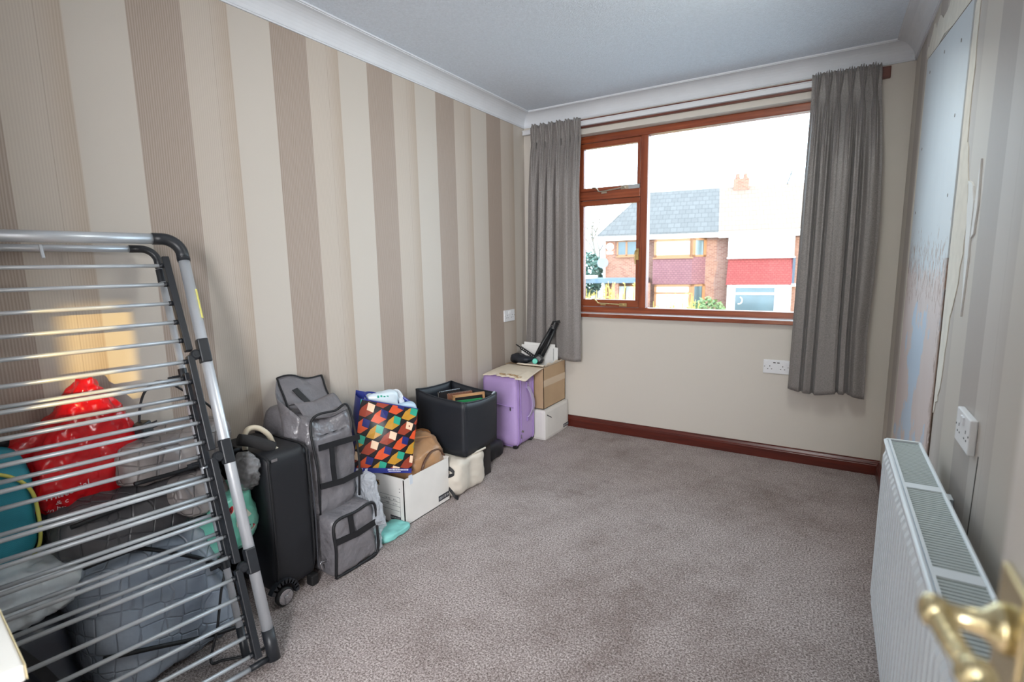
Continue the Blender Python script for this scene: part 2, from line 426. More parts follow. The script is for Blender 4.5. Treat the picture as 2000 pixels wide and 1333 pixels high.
def curtain(name, label, x0t, x1t, x0b, x1b, zt, zb, pleats, prof, seed, bulge):
    y0 = L - 0.060
    def fold(u, v):     # flat-fronted panels parted by deep narrow valleys, drifting a little on the way down
        u = min(1, max(0, u + 0.012*math.sin(v*4 + seed + u*5)*math.sin(PI*u)))
        for (a, p), (b, q) in zip(prof, prof[1:]):
            if u <= b:
                t = (u-a)/(b-a); t = t*t*(3-2*t); return lerp(p, q, t)
        return prof[-1][1]
    def pleat(u):       # 0 at the tape, 1 at the front of a pinched pleat with its three little tucks
        s = u * pleats; d = abs(s - int(s) - 0.5) * 2
        return max(0, 1 - (d / 0.62) ** 2) , d
    def fn(u, v):
        z = zt + (zb - zt) * v
        xa = lerp(x0t, x0b, v); xb = lerp(x1t, x1b, v) + bulge * math.sin(PI * min(1, v * 1.25)) * (u > .5) * (u - .5) * 2
        p, d = pleat(u); tuck = 0.5 + 0.5*math.cos(5*PI*d)
        hd = max(0, 1 - v / 0.07); pin = max(0, 1 - abs(v - 0.075) / 0.055); b = min(1, max(0, (v - 0.06) / 0.26)); b = b*b*(3-2*b)
        top = 0.016 + 0.040*p*(0.55 + 0.45*tuck)*(1 - 0.35*pin) - 0.010*pin
        low = 0.068 * (1 - fold(u, v)) + 0.004 + 0.010*p*(1-v)
        y = y0 - lerp(top, low, b) + 0.004*math.sin(v*7 + u*13 + seed)
        s = u*pleats; c = (int(s) + 0.5) / pleats
        ux = u + (c - u) * 0.55 * pin * (d < 0.7) - (c - u) * 0.12 * hd
        x = lerp(xa, xb, ux)
        z += (0.014*p*tuck - 0.006 + 0.008*math.sin(u*37 + seed)) * hd
        if v > 0.98: z += 0.010*math.sin(u*9 + seed)
        return Vector((x, min(y, L-0.050), z))
    o = thing(name, label, 'curtain', ((x0b+x1b)/2, y0, zb))
    c = MB().grid(fn, 240, 70).build('curtain_panel', m_curtain, o, smooth=True)
    s = c.modifiers.new('solidify', 'SOLIDIFY'); s.thickness = 0.003
    for i in range(pleats):
        p = fn((i + 0.5) / pleats, 0)
        MB().box((p.x-0.006, L-0.052, zt-0.035), (p.x+0.006, L-0.0465, zt-0.012)).build('hook', m_hook, o)
    return o
m_hook = M('white_hook', (225, 225, 225), 0.4, var=0)
curtain('curtain', 'grey pleated curtain on the corner side, left of the window', 0.105, 0.500, 0.050, 0.526, 2.250, 0.545, 6, PROFILE_L, 3, 0.0)
curtain('curtain', 'grey pleated curtain on the radiator side, right of the window', 1.895, 2.205, 1.868, 2.250, 2.262, 0.475, 6, PROFILE_R, 8, 0.026)

# ------------------------------------------------------------------ sockets
m_socket = M('socket_plastic', (232, 234, 238), 0.3, var=0)
m_slot = M('socket_slot', (52, 54, 58), 0.5, var=0)
def socket(label, c, right, out, depth, usb=False, sw=True):
    c, r, o, u = Vector(c), Vector(right), Vector(out), Vector((0, 0, 1))
    t = thing('wall_socket', label, 'socket', c)
    P = lambda a, b, d: c + r*a + u*b + o*d
    MB().obox(P(0, 0, depth/2), r*0.073, u*0.043, o*depth/2).build('face_plate', m_socket, t, bevel=0.003)
    h = MB()
    for s in (-1, 1):
        x = s * 0.036
        h.obox(P(x, 0.004, depth), r*0.002, u*0.004, o*0.0006)
        h.obox(P(x-0.011, -0.014, depth), r*0.0032, u*0.002, o*0.0006); h.obox(P(x+0.011, -0.014, depth), r*0.0032, u*0.002, o*0.0006)
    if usb:
        h.obox(P(-0.011, 0.026, depth), r*0.007, u*0.0028, o*0.0006); h.obox(P(0.011, 0.026, depth), r*0.007, u*0.0028, o*0.0006)
    for s in (-1, 1): h.lathe(P(s*0.0655, 0, depth), o, [(0.0025, 0), (0.0025, 0.0008)], 10)
    h.build('pin_slots', m_slot, t)['kind'] = 'stuff'
    for s in (-1, 1):
        MB().obox(P(s*(0.055 if usb else 0.009), 0.024, depth+0.0015), r*0.006, u*0.010, o*0.0025).build('switch', m_socket, t, bevel=0.001)
    return t
socket('white double socket with two USB slots beside the right curtain', (1.794, L, 0.594), (1, 0, 0), (0, -1, 0), 0.010, True)
socket('white double socket on the striped wall by the corner', (0, 3.653, 0.874), (0, 1, 0), (1, 0, 0), 0.010)
socket('white double socket in a raised box above the radiator', (W, 1.990, 0.832), (0, -1, 0), (-1, 0, 0), 0.0145)

# ------------------------------------------------------------------ stripped board and torn paper on the right wall
def board_mat():
    k = NT('stripped_board'); X = k.xyz(); z = X[2]; y = X[1]
    k.b.inputs['Roughness'].default_value = 0.5
    n = k.noise(1.0, 4, k.mapping((9, 9, 4.0))); nf = k.noise(1.0, 5, k.mapping((34, 34, 10)), 0.65); nl = k.noise(3.2, 3)
    base = k.mix(n, lin((196, 203, 210)), lin((206, 214, 220)))
    zz = k.math('ADD', z, k.math('MULTIPLY', k.math('SUBTRACT', nf, 0.5), 0.55))
    pink = k.ramp(zz, [(0.50, (1,)*3), (0.52, (1,)*3)]) if False else k.math('LESS_THAN', zz, 1.20)
    blue_left = k.math('MULTIPLY', pink, k.math('GREATER_THAN', k.math('ADD', nl, k.math('MULTIPLY', nf, 0.3)), 0.74))
    col = k.mix(pink, base, k.mix(n, lin((206, 190, 186)), lin((216, 204, 202))))
    col = k.mix(blue_left, col, lin((186, 202, 220)))
    band = k.math('MULTIPLY', k.math('GREATER_THAN', zz, 1.10), k.math('LESS_THAN', zz, 1.30))
    scr = k.noise(1.0, 6, k.mapping((60, 60, 16)), 0.7)
    rust = k.math('MULTIPLY', band, k.math('GREATER_THAN', scr, 0.54))
    col = k.mix(k.math('MULTIPLY', rust, 0.75), col, lin((150, 112, 92)))
    edge = k.math('LESS_THAN', k.math('ADD', y, k.math('MULTIPLY', k.math('SUBTRACT', scr, 0.5), 0.25)), 2.50)
    low = k.math('LESS_THAN', z, 1.25)
    col = k.mix(k.math('MULTIPLY', k.math('MULTIPLY', edge, low), 0.7), col, lin((140, 112, 96)))
    k.link(col, k.b.inputs['Base Color']); k.bump(nf, 0.3, 0.002); return k.m
bp = [Vector((W-0.006, 2.475, 0.10)), Vector((W-0.006, 3.405, 0.10)), Vector((W-0.006, 3.415, 2.115)), Vector((W-0.006, 2.475, 2.00))]
MB().prism(bp, (0.006, 0, 0)).build('patched_board', board_mat(), wall_right, bevel=0.0015)
m_plaster = M('bare_plaster', (222, 218, 208), 0.8, var=0.06, vscale=20, bump=0.3, bscale=40)
m_paper_torn = M('torn_paper', (228, 230, 230), 0.7, var=0.04)
m_dark_gap = M('dark_joint', (96, 78, 66), 0.9)
def torn(name, pts, mat, d=0.0022):
    MB().prism([Vector((W-d, y, z)) for y, z in pts], (d, 0, 0)).build(name, mat, wall_right)
def ragged(pts, amp, seed, n=5):
    rnd = random.Random(seed); out = []
    for (a, b), (c, d) in zip(pts, pts[1:] + pts[:1]):
        for i in range(n):
            t = i / n; out.append((lerp(a, c, t) + (rnd.uniform(-amp, amp) if i else 0), lerp(b, d, t) + (rnd.uniform(-amp, amp) if i else 0)))
    return out
torn('bare_plaster', ragged([(2.474, 0.75), (2.474, 1.98), (2.40, 2.02), (2.39, 1.62), (2.31, 1.46), (2.27, 1.36), (2.30, 1.20), (2.37, 1.05), (2.40, 0.85)], 0.012, 4), m_plaster)
torn('torn_paper', ragged([(2.30, 1.46), (2.235, 1.44), (2.205, 1.38), (2.20, 1.25), (2.212, 1.09), (2.245, 1.26), (2.262, 1.34)], 0.005, 5, 3), m_paper_torn, 0.004)
torn('torn_paper', ragged([(2.175, 1.50), (2.160, 1.40), (2.168, 1.31), (2.195, 1.30), (2.187, 1.42)], 0.004, 6, 3), m_paper_torn, 0.004)
torn('bare_plaster', ragged([(3.42, 2.12), (2.50, 2.01), (2.50, 2.10), (2.80, 2.20), (3.10, 2.17), (3.35, 2.235), (3.50, 2.16)], 0.02, 9), m_plaster)
torn('bare_plaster', ragged([(3.408, 0.12), (3.408, 2.10), (3.46, 2.12), (3.50, 1.5), (3.47, 0.8), (3.49, 0.12)], 0.008, 10), m_plaster)
torn('board_joint', [(2.472, 0.1), (2.4745, 0.1), (2.4745, 1.15), (2.472, 1.15)], m_dark_gap, 0.0035)
torn('board_joint', [(2.476, 2.003), (3.414, 2.1165), (3.414, 2.1215), (2.476, 2.008)], m_dark_gap, 0.003)
torn('paper_split', [(1.905, 0.58), (1.900, 0.60), (1.885, 0.80), (1.889, 0.80)], M('dark_split', (70, 64, 60), 0.9), 0.001)  # thin dark strip along the split in the paper
for (y, z) in ((3.30, 2.03), (2.95, 2.0), (2.62, 1.93), (3.32, 1.72), (3.34, 1.45), (2.60, 1.70), (2.58, 1.45)):
    MB().lathe((W-0.0058, y, z), (-1, 0, 0), [(0.006, 0), (0.006, 0.001)], 10).build('screw', M('screw_head', (120, 112, 106), 0.5, 0.5), wall_right)

# ------------------------------------------------------------------ radiator
m_rad = M('radiator_enamel', (222, 230, 236), 0.28, var=0.02)
m_rad_dark = M('radiator_grille', (176, 186, 186), 0.4, var=0.05)
m_rad_deep = M('radiator_inside', (128, 132, 128), 0.7, var=0.1)
def radiator():
    x0, x1, y0, y1, z0, z1 = 2.222, 2.318, 1.02, 2.335, 0.125, 0.685
    t = thing('radiator', 'white ribbed double panel radiator under the raised socket', 'radiator', (2.27, (y0+y1)/2, 0))
    def panel(xf, xb, name):
        pr = [(xb, y0+0.012)]; n = 32; p = (y1 - y0 - 0.024) / n
        f = MB(); prof = []
        for i in range(n):
            a = y0 + 0.012 + i*p
            prof += [(xf+0.010, a), (xf+0.010, a+p*0.34), (xf, a+p*0.46), (xf, a+p*0.88)]
        prof += [(xf+0.010, y1-0.012)]
        # ribs from z0+.03 to z1-.045, flat margins above and below
        pts = prof
        def strip(za, zb, ix):
            lo = [f.bm.verts.new((a if ix else xf+0.007, b, za)) for a, b in pts]; hi = [f.bm.verts.new((a if ix else xf+0.007, b, zb)) for a, b in pts]
            for i in range(len(pts)-1): f.bm.faces.new((lo[i], lo[i+1], hi[i+1], hi[i]))
            return lo, hi
        lo, hi = strip(z0+0.035, z1-0.05, True)
        tl = [f.bm.verts.new((xf+0.007, b, z1-0.035)) for a, b in pts]; tl2 = [f.bm.verts.new((xf+0.003, b, z1-0.012)) for a, b in pts]
        bl = [f.bm.verts.new((xf+0.007, b, z0+0.022)) for a, b in pts]; bl2 = [f.bm.verts.new((xf+0.004, b, z0)) for a, b in pts]
        for A, B in ((hi, tl), (tl, tl2), (bl, lo), (bl2, bl)):
            for i in range(len(pts)-1): f.bm.faces.new((A[i], A[i+1], B[i+1], B[i]))
        f.box((xf+0.0105, y0+0.010, z0), (xb, y1-0.010, z1-0.010))
        return f.build(name, m_rad, t)
    panel(x0, x0+0.016, 'front_panel')
    MB().box((x1-0.016, y0+0.01, z0), (x1, y1-0.01, z1-0.01)).build('back_panel', m_rad, t, bevel=0.004)
    for yy in (y0, y1): MB().box((x0+0.006, min(yy, yy-0.0) - 0.004, z0+0.02), (x1-0.002, yy+0.004, z1+0.002)).build('side_cover', m_rad, t, bevel=0.002)
    MB().box((x0+0.018, y0+0.012, z0+0.03), (x1-0.018, y1-0.012, z1-0.05)).build('convector_fins', m_rad_deep, t)
    # top grille: two rims, three plain cross bands and a bar for every slot
    g = MB(); g.tube([(x0+0.006, y0, z1-0.006), (x0+0.006, y1, z1-0.006)], 0.006, 10); g.box((x0+0.012, y0, z1-0.012), (x0+0.018, y1, z1))
    g.tube([(x1-0.004, y0, z1-0.004), (x1-0.004, y1, z1-0.004)], 0.005, 8)
    g.build('grille_rim', m_rad, t, smooth=False)
    for yc in (y0+0.03, y0+0.50, y0+0.93): MB().box((x0+0.018, yc-0.016, z1-0.006), (x1-0.008, yc+0.016, z1-0.001)).build('grille_band', m_rad, t)
    proto = None; n = 108
    for i in range(n):
        yy = y0 + 0.012 + (y1 - y0 - 0.024) * (i + 0.5) / n
        if proto is None:
            proto = MB().box((x0+0.018, -0.0042, z1-0.010), (x1-0.008, 0.0042, z1-0.003)).build('grille_bar', m_rad_dark, t)
            proto.location = (0, yy, 0); base = proto
        else:
            c = base.copy(); COL.objects.link(c); c.location = (0, yy, 0)
    for yy, zz in ((y0+0.25, 0.5), (y1-0.25, 0.5)): MB().box((x1, yy-0.02, 0.2), (W-0.001, yy+0.02, 0.62)).build('wall_bracket', m_rad, t)
    MB().tube([(x0+0.05, y1+0.004, z0+0.03), (x0+0.05, y1+0.05, z0+0.03), (x0+0.05, y1+0.05, 0.0)], 0.0075, 8).build('pipe', m_rad, t)
    return t
radiator()

# ------------------------------------------------------------------ door with brass handle
m_door = M('door_gloss', (214, 212, 208), 0.35, var=0.03)
m_brass = M('polished_brass', (214, 200, 158), 0.26, 0.9, var=0.1, vscale=30)
door = bpy.data.objects.new('door_1', None); COL.objects.link(door); door.location = (2.16, 0.04, 0); struct(door)
DXF, DYE = 2.142, 0.772
MB().box((DXF, 0.035, 0.008), (DXF+0.036, DYE, 1.985)).build('door_leaf', m_door, door, bevel=0.002)
for (a, b) in ((0.15, 0.80), (0.95, 1.85)):
    f = MB(); yy0, yy1 = 0.15, DYE-0.115
    for lo, hi in (((DXF-0.006, yy0, a), (DXF, yy1, a+0.02)), ((DXF-0.006, yy0, b-0.02), (DXF, yy1, b)), ((DXF-0.006, yy0, a), (DXF, yy0+0.02, b)), ((DXF-0.006, yy1-0.02, a), (DXF, yy1, b))): f.box(lo, hi)
    f.build('panel_moulding', m_door, door, bevel=0.002)
hz, hy = 1.051, 0.734
hd = MB().box((DXF-0.004, hy-0.021, hz-0.105), (DXF, hy+0.021, hz+0.030)).build('handle_plate', m_brass, door, bevel=0.0015)
lv = MB()
lv.lathe((DXF-0.004, hy, hz), (-1, 0, 0), [(0.0135, 0), (0.0135, 0.004), (0.010, 0.007), (0.0075, 0.010), (0.0062, 0.020), (0.0064, 0.024), (0.0085, 0.0265), (0.0098, 0.031), (0.0085, 0.0355), (0.004, 0.038)], 18)
a0 = Vector((DXF-0.034, hy, hz)); pts = bez([a0, a0+Vector((0.002, -0.015, -0.001)), a0+Vector((0.005, -0.032, -0.001)), a0+Vector((0.009, -0.046, -0.001))], 10)
lv.tube(pts, [lerp(0.0060, 0.0046, i/len(pts)) for i in range(len(pts))], 12)
# twisted rope ridges on the lever
for ph in (0, 2.1, 4.2):
    lv.tube([p + 0.0042*Vector((math.cos(ph+i*0.55), 0, math.sin(ph+i*0.55))) for i, p in enumerate(pts)], 0.0019, 6)
e = pts[-1]
lv.lathe(e+Vector((0, 0.004, 0)), (0, -1, 0), [(0.004, 0), (0.0085, 0.003), (0.0092, 0.007), (0.0075, 0.011), (0.003, 0.014)], 16)
lv.tube(bez([e+Vector((0, -0.008, 0)), e+Vector((0.006, -0.020, -0.003)), e+Vector((0.018, -0.030, -0.006)), e+Vector((0.026, -0.028, -0.008))], 6), 0.0052, 10)
lv.build('lever', m_brass, hd, smooth=True)
w = MB(); w.box((DX0-0.012, -0.125, 0), (DX0+0.018, 0.004, 2.0)); w.box((DX0-0.075, 0.0, 0), (DX0+0.006, 0.016, 2.07)); w.box((DX0-0.075, 0, 1.994), (DX1+0.07, 0.016, 2.07))
struct(w.build('trim_4', m_white_paint, None, bevel=0.003))
# ------------------------------------------------------------------ clothes airer, folded and leaning on the striped wall
m_alu = M('brushed_aluminium', (206, 211, 217), 0.36, 0.45, var=0.04)
m_rung = M('rung_coating', (206, 211, 216), 0.36, 0.30, var=0.04)
m_black_plastic = M('charcoal_plastic', (37, 40, 45), 0.42, var=0.06)
m_label_yellow = M('yellow_label', (232, 222, 120), 0.5, var=0.0)
AF = Vector((0.612, 1.229, 0.0)); AU = Vector((-0.31308596, 0.04958794, 0.94842934)); AD = Vector((-0.15643447, -0.98768834, 0)); AN = Vector((0.9367526, -0.14836704, 0.31698862))
def AX(u, w, n=0.0): return AF + AU*u + AD*w + AN*n
def airer():
    t = thing('clothes_airer', 'folded silver clothes airer with black joints leaning on the striped wall', 'clothes airer', (0.56, 0.9, 0))
    WW = 0.665
    MB().tube([AX(0.10, 0), AX(1.365, 0)], 0.0172, 14).build('frame_tube', m_alu, t, smooth=True)
    MB().tube([AX(0.10, WW), AX(1.365, WW)], 0.0172, 14).build('frame_tube', m_alu, t, smooth=True)
    MB().tube([AX(1.43, 0.062), AX(1.43, WW-0.062)], 0.0172, 14).build('frame_top_tube', m_alu, t, smooth=True)
    for s, w0 in ((1, 0.0), (-1, WW)):
        c = AX(1.378, w0 + s*0.052)
        b = MB().tube([AX(1.352, w0)] + arc(c, -s*AD, AU, 0.052, 0, PI/2, 10) + [AX(1.43, w0 + s*0.078)], 0.0192, 14)
        for q in (1.358, 1.364): b.tube([AX(q, w0), AX(q+0.002, w0)], 0.0202, 14)
        b.build('elbow', m_black_plastic, t, smooth=True)
        MB().tube([AX(0.018, w0), AX(0.115, w0)], 0.0195, 14).build('foot', m_black_plastic, t, smooth=True)
    for wa, wb in ((0.015, 0.072), (WW-0.072, WW-0.015)): MB().tube([AX(0.030, wa), AX(0.030, wb)], 0.0095, 10).build('foot_sleeve', m_black_plastic, t, smooth=True)
    MB().tube([AX(0.030, 0.065), AX(0.030, WW-0.065)], 0.0075, 10).build('foot_bar', m_alu, t, smooth=True)
    # narrower inner frame folded behind
    n = -0.10; a, z = 0.046, WW - 0.046
    for w0 in (a, z): MB().tube([AX(0.13, w0, n), AX(1.36, w0, n)], 0.0108, 12).build('inner_tube', m_alu, t, smooth=True)
    MB().tube([AX(1.432, a+0.055, n), AX(1.432, z-0.055, n)], 0.0108, 12).build('inner_top_tube', m_alu, t, smooth=True)
    for s, w0 in ((1, a), (-1, z)):
        c = AX(1.388, w0 + s*0.044, n)
        MB().tube([AX(1.362, w0, n)] + arc(c, -s*AD, AU, 0.044, 0, PI/2, 8) + [AX(1.432, w0 + s*0.075, n)], 0.0125, 12).build('elbow', m_black_plastic, t, smooth=True)
        MB().tube([AX(0.005, w0, n), AX(0.135, w0, n)], 0.0125, 12).build('foot', m_black_plastic, t, smooth=True)
        for q in (1.335, 0.985, 0.69, 0.35):
            b = MB().tube([AX(q-0.022, w0, n), AX(q+0.022, w0, n)], 0.0135, 12)
            if q < 1.3: b.tube([AX(q-0.004, w0, n), AX(q-0.004, w0 + s*0.034, n)], 0.006, 8); b.obox(AX(q-0.006, w0 + s*0.036, n), AU*0.006, AD*0.010, AN*0.004)
            b.build('inner_clip', m_black_plastic, t)
    MB().obox(AX(0.012, WW/2, n), AU*0.004, AD*(WW/2-0.07), AN*0.010).build('foot_bar', m_alu, t, bevel=0.003)
    rung_me = None
    def wing(u_top, u_bot, rungs, n_top, n_bot, back=False):
        nonlocal rung_me
        nf = lambda u: lerp(n_bot, n_top, (u - u_bot) / (u_top - u_bot))
        wg = MB(); hu = (u_top - u_bot) / 2; mid = (u_top + u_bot) / 2
        w0, w1 = 0.046, WW - 0.046
        ax = (AX(u_top, 0, n_top) - AX(u_bot, 0, n_bot)) / 2; nn = ax.cross(AD).normalized()
        wg.obox(AX(mid, w0, (n_top+n_bot)/2), ax, AD*0.0105, nn*0.0135)
        wg = wg.build('wing_rail', m_black_plastic, t, bevel=0.003)
        o2 = MB().obox(AX(mid, w1, (n_top+n_bot)/2), ax, AD*0.0105, nn*0.0135).build('wing_rail', m_black_plastic, t, bevel=0.003)
        for u in rungs:
            p = AX(u, w0+0.009, nf(u)); q = AX(u, w1-0.009, nf(u))
            if rung_me is None:
                mb = MB().tube([(0, 0, 0), (0, 0, (q-p).length)], 0.0062, 10)
                r = mb.build('rung', m_rung, wg, smooth=True); rung_me = r.data
                r.matrix_parent_inverse = Matrix.Identity(4)
            else:
                r = bpy.data.objects.new('rung', rung_me); COL.objects.link(r); r.parent = wg
            r.matrix_parent_inverse = parent_matrix(wg).inverted()
            r.location = p; r.rotation_euler = (q-p).to_track_quat('Z', 'Y').to_euler()
            MB().tube([AX(u, w0+0.009, nf(u)), AX(u, w0+0.021, nf(u))], 0.0082, 10).build('rung_collar', m_black_plastic, wg, smooth=True)
    wing(1.376, 1.045, (1.347, 1.280, 1.213, 1.147, 1.083), -0.030, 0.002)
    wing(1.030, 0.715, (1.012, 0.945, 0.877, 0.810, 0.746), 0.0, 0.004)
    wing(0.690, 0.350, (0.628, 0.566, 0.503, 0.440, 0.376), 0.0, 0.004)
    wing(0.328, 0.050, (0.306, 0.246, 0.186, 0.126, 0.066), 0.0, 0.004)
    wing(0.985, 0.672, (0.968, 0.905, 0.838, 0.772, 0.705), -0.066, -0.066, True)
    wing(0.664, 0.372, (0.640, 0.576, 0.512, 0.450, 0.386), -0.066, -0.060, True)
    for q in (1.040, 0.700, 0.340):
        for s, w0 in ((1, 0.0), (-1, WW)):
            b = MB().obox(AX(q, w0 + s*0.004, 0.006), AU*0.040, AD*0.0165, AN*0.016)
            b.obox(AX(q-0.010, w0 + s*0.024, 0.0), AU*0.006, AD*0.012, AN*0.008)
            b.build('bracket', m_black_plastic, t, bevel=0.004)
            k = MB().lathe(AX(q-0.010, w0 + s*0.030, 0.004), AN, [(0.016, -0.012), (0.0165, 0.008), (0.012, 0.013)], 16)
            k.lathe(AX(q-0.010, w0 + s*0.030, 0.004), AN, [(0.006, 0.0125), (0.006, 0.0145)], 10)
            k.build('pivot', m_black_plastic, t, smooth=False)
    MB().obox(AX(1.20, -0.0130, 0.0125), AU*0.050, (AD*0.7+AN*0.7)*0.0035, (AN*0.7-AD*0.7)*0.0012).build('sticker', m_label_yellow, t)
    MB().tube([AX(1.412, 0.352, -0.02), AX(1.372, 0.350, -0.02)], 0.0045, 8).build('hook_pin', m_alu, t)
    return t
airer()

# ------------------------------------------------------------------ luggage, boxes and bags along the striped wall
m_black_fabric = M('black_luggage_fabric', (24, 26, 31), 0.55, var=0.12, vscale=300, bump=0.25, bscale=700, bdist=0.0008)
m_black_trim = M('black_webbing', (19, 20, 24), 0.6, var=0.1, vscale=200)
m_chrome = M('chrome', (215, 217, 222), 0.15, 1.0, var=0)
m_rubber = M('black_rubber', (22, 22, 24), 0.6, var=0)
m_ivory = M('ivory_grip', (206, 194, 172), 0.4, var=0.05)
m_foam = M('black_foam', (38, 37, 38), 0.9, var=0.1, bump=0.3, bscale=300)

def black_suitcase():
    t = thing('black_suitcase', 'tall black fabric trolley suitcase with a silver wheel behind the airer foot', 'suitcase', (0.2, 1.5, 0))
    MB().soft((0.193, 1.498, 0.312), (0.172, 0.090, 0.272), e=12, n=16, amp=0.004, freq=7, seed=1).build('body', m_black_fabric, t, smooth=True)
    p = MB()
    for yy in (1.418, 1.578):
        p.tube(bez([(0.352, yy, 0.075), (0.366, yy, 0.14), (0.369, yy, 0.31), (0.366, yy, 0.52), (0.350, yy, 0.575), (0.20, yy, 0.585), (0.04, yy, 0.580)], 6), 0.0045, 8)
    p.build('piping', m_black_trim, t, smooth=True)
    z = MB().tube(bez([(0.366, 1.590, 0.07), (0.370, 1.592, 0.31), (0.360, 1.591, 0.56)], 8), 0.003, 6); z.build('zip', M('zip_teeth', (70, 72, 78), 0.4, 0.4), t)
    pl = MB().tube(bez([(0.374, 1.596, 0.085), (0.380, 1.612, 0.083), (0.382, 1.630, 0.078), (0.381, 1.634, 0.072), (0.378, 1.612, 0.074), (0.374, 1.596, 0.085)], 5), 0.002, 6)
    pl.tube(bez([(0.374, 1.594, 0.082), (0.378, 1.597, 0.06), (0.376, 1.600, 0.05)], 5), 0.003, 6); pl.build('zip_puller', m_chrome, t, smooth=True)
    for (xx, yy) in ((0.372, 1.430), (0.030, 1.430)):
        MB().lathe((xx-0.010, yy, 0.036), (1, 0, 0), [(0.020, 0), (0.034, 0.002), (0.0355, 0.008), (0.0355, 0.016), (0.032, 0.020), (0.028, 0.021)], 24).build('wheel', m_rubber, t, smooth=True)
        ca = MB().lathe((xx+0.0105, yy, 0.036), (1, 0, 0), [(0.028, 0), (0.0285, 0.002), (0.0255, 0.0025)], 24)
        for k in range(3):
            a = k*2*PI/3 + 0.5; d = Vector((0, math.cos(a), math.sin(a)))
            ca.obox(Vector((xx+0.0135, yy, 0.036)) + d*0.014, d*0.013, Vector((1, 0, 0)).cross(d)*0.0055, (0.0018, 0, 0))
        ca.lathe((xx+0.012, yy, 0.036), (1, 0, 0), [(0.009, 0), (0.009, 0.005), (0.006, 0.007)], 16)
        ca.build('wheel_cap', m_chrome, t)
    ar = MB()
    for i in range(10):
        a0, a1 = PI*(-0.05 + 0.09*i), PI*(-0.05 + 0.09*(i+1))
        am = (a0+a1)/2
        ar.obox((0.366, 1.432 + 0.052*math.cos(am), 0.040 + 0.052*math.sin(am)), (0.012, 0, 0), (0, 0.010*-math.sin(am), 0.010*math.cos(am)), (0, 0.008*math.cos(am), 0.008*math.sin(am)))
    ar.build('wheel_arch', m_black_plastic, t)
    MB().box((0.335, 1.552, 0.0), (0.372, 1.585, 0.045)).build('foot', m_rubber, t, bevel=0.006)
    h = MB(); h.tube(bez([(0.235, 1.415, 0.590), (0.230, 1.420, 0.640), (0.228, 1.440, 0.662), (0.230, 1.475, 0.656), (0.236, 1.510, 0.620), (0.240, 1.525, 0.575)], 8), [0.010]*41, 10)
    h.tube(bez([(0.300, 1.478, 0.590), (0.305, 1.500, 0.572), (0.308, 1.520, 0.552)], 6), 0.0105, 10)
    h.build('handle_bar', m_ivory, t, smooth=True)
    MB().tube(bez([(0.272, 1.372, 0.648), (0.285, 1.42, 0.628), (0.300, 1.485, 0.588)], 6), 0.0215, 14).build('handle_grip', m_foam, t, smooth=True)
    MB().box((0.3655, 1.428, 0.560), (0.370, 1.452, 0.570)).build('badge', m_chrome, t)
black_suitcase()

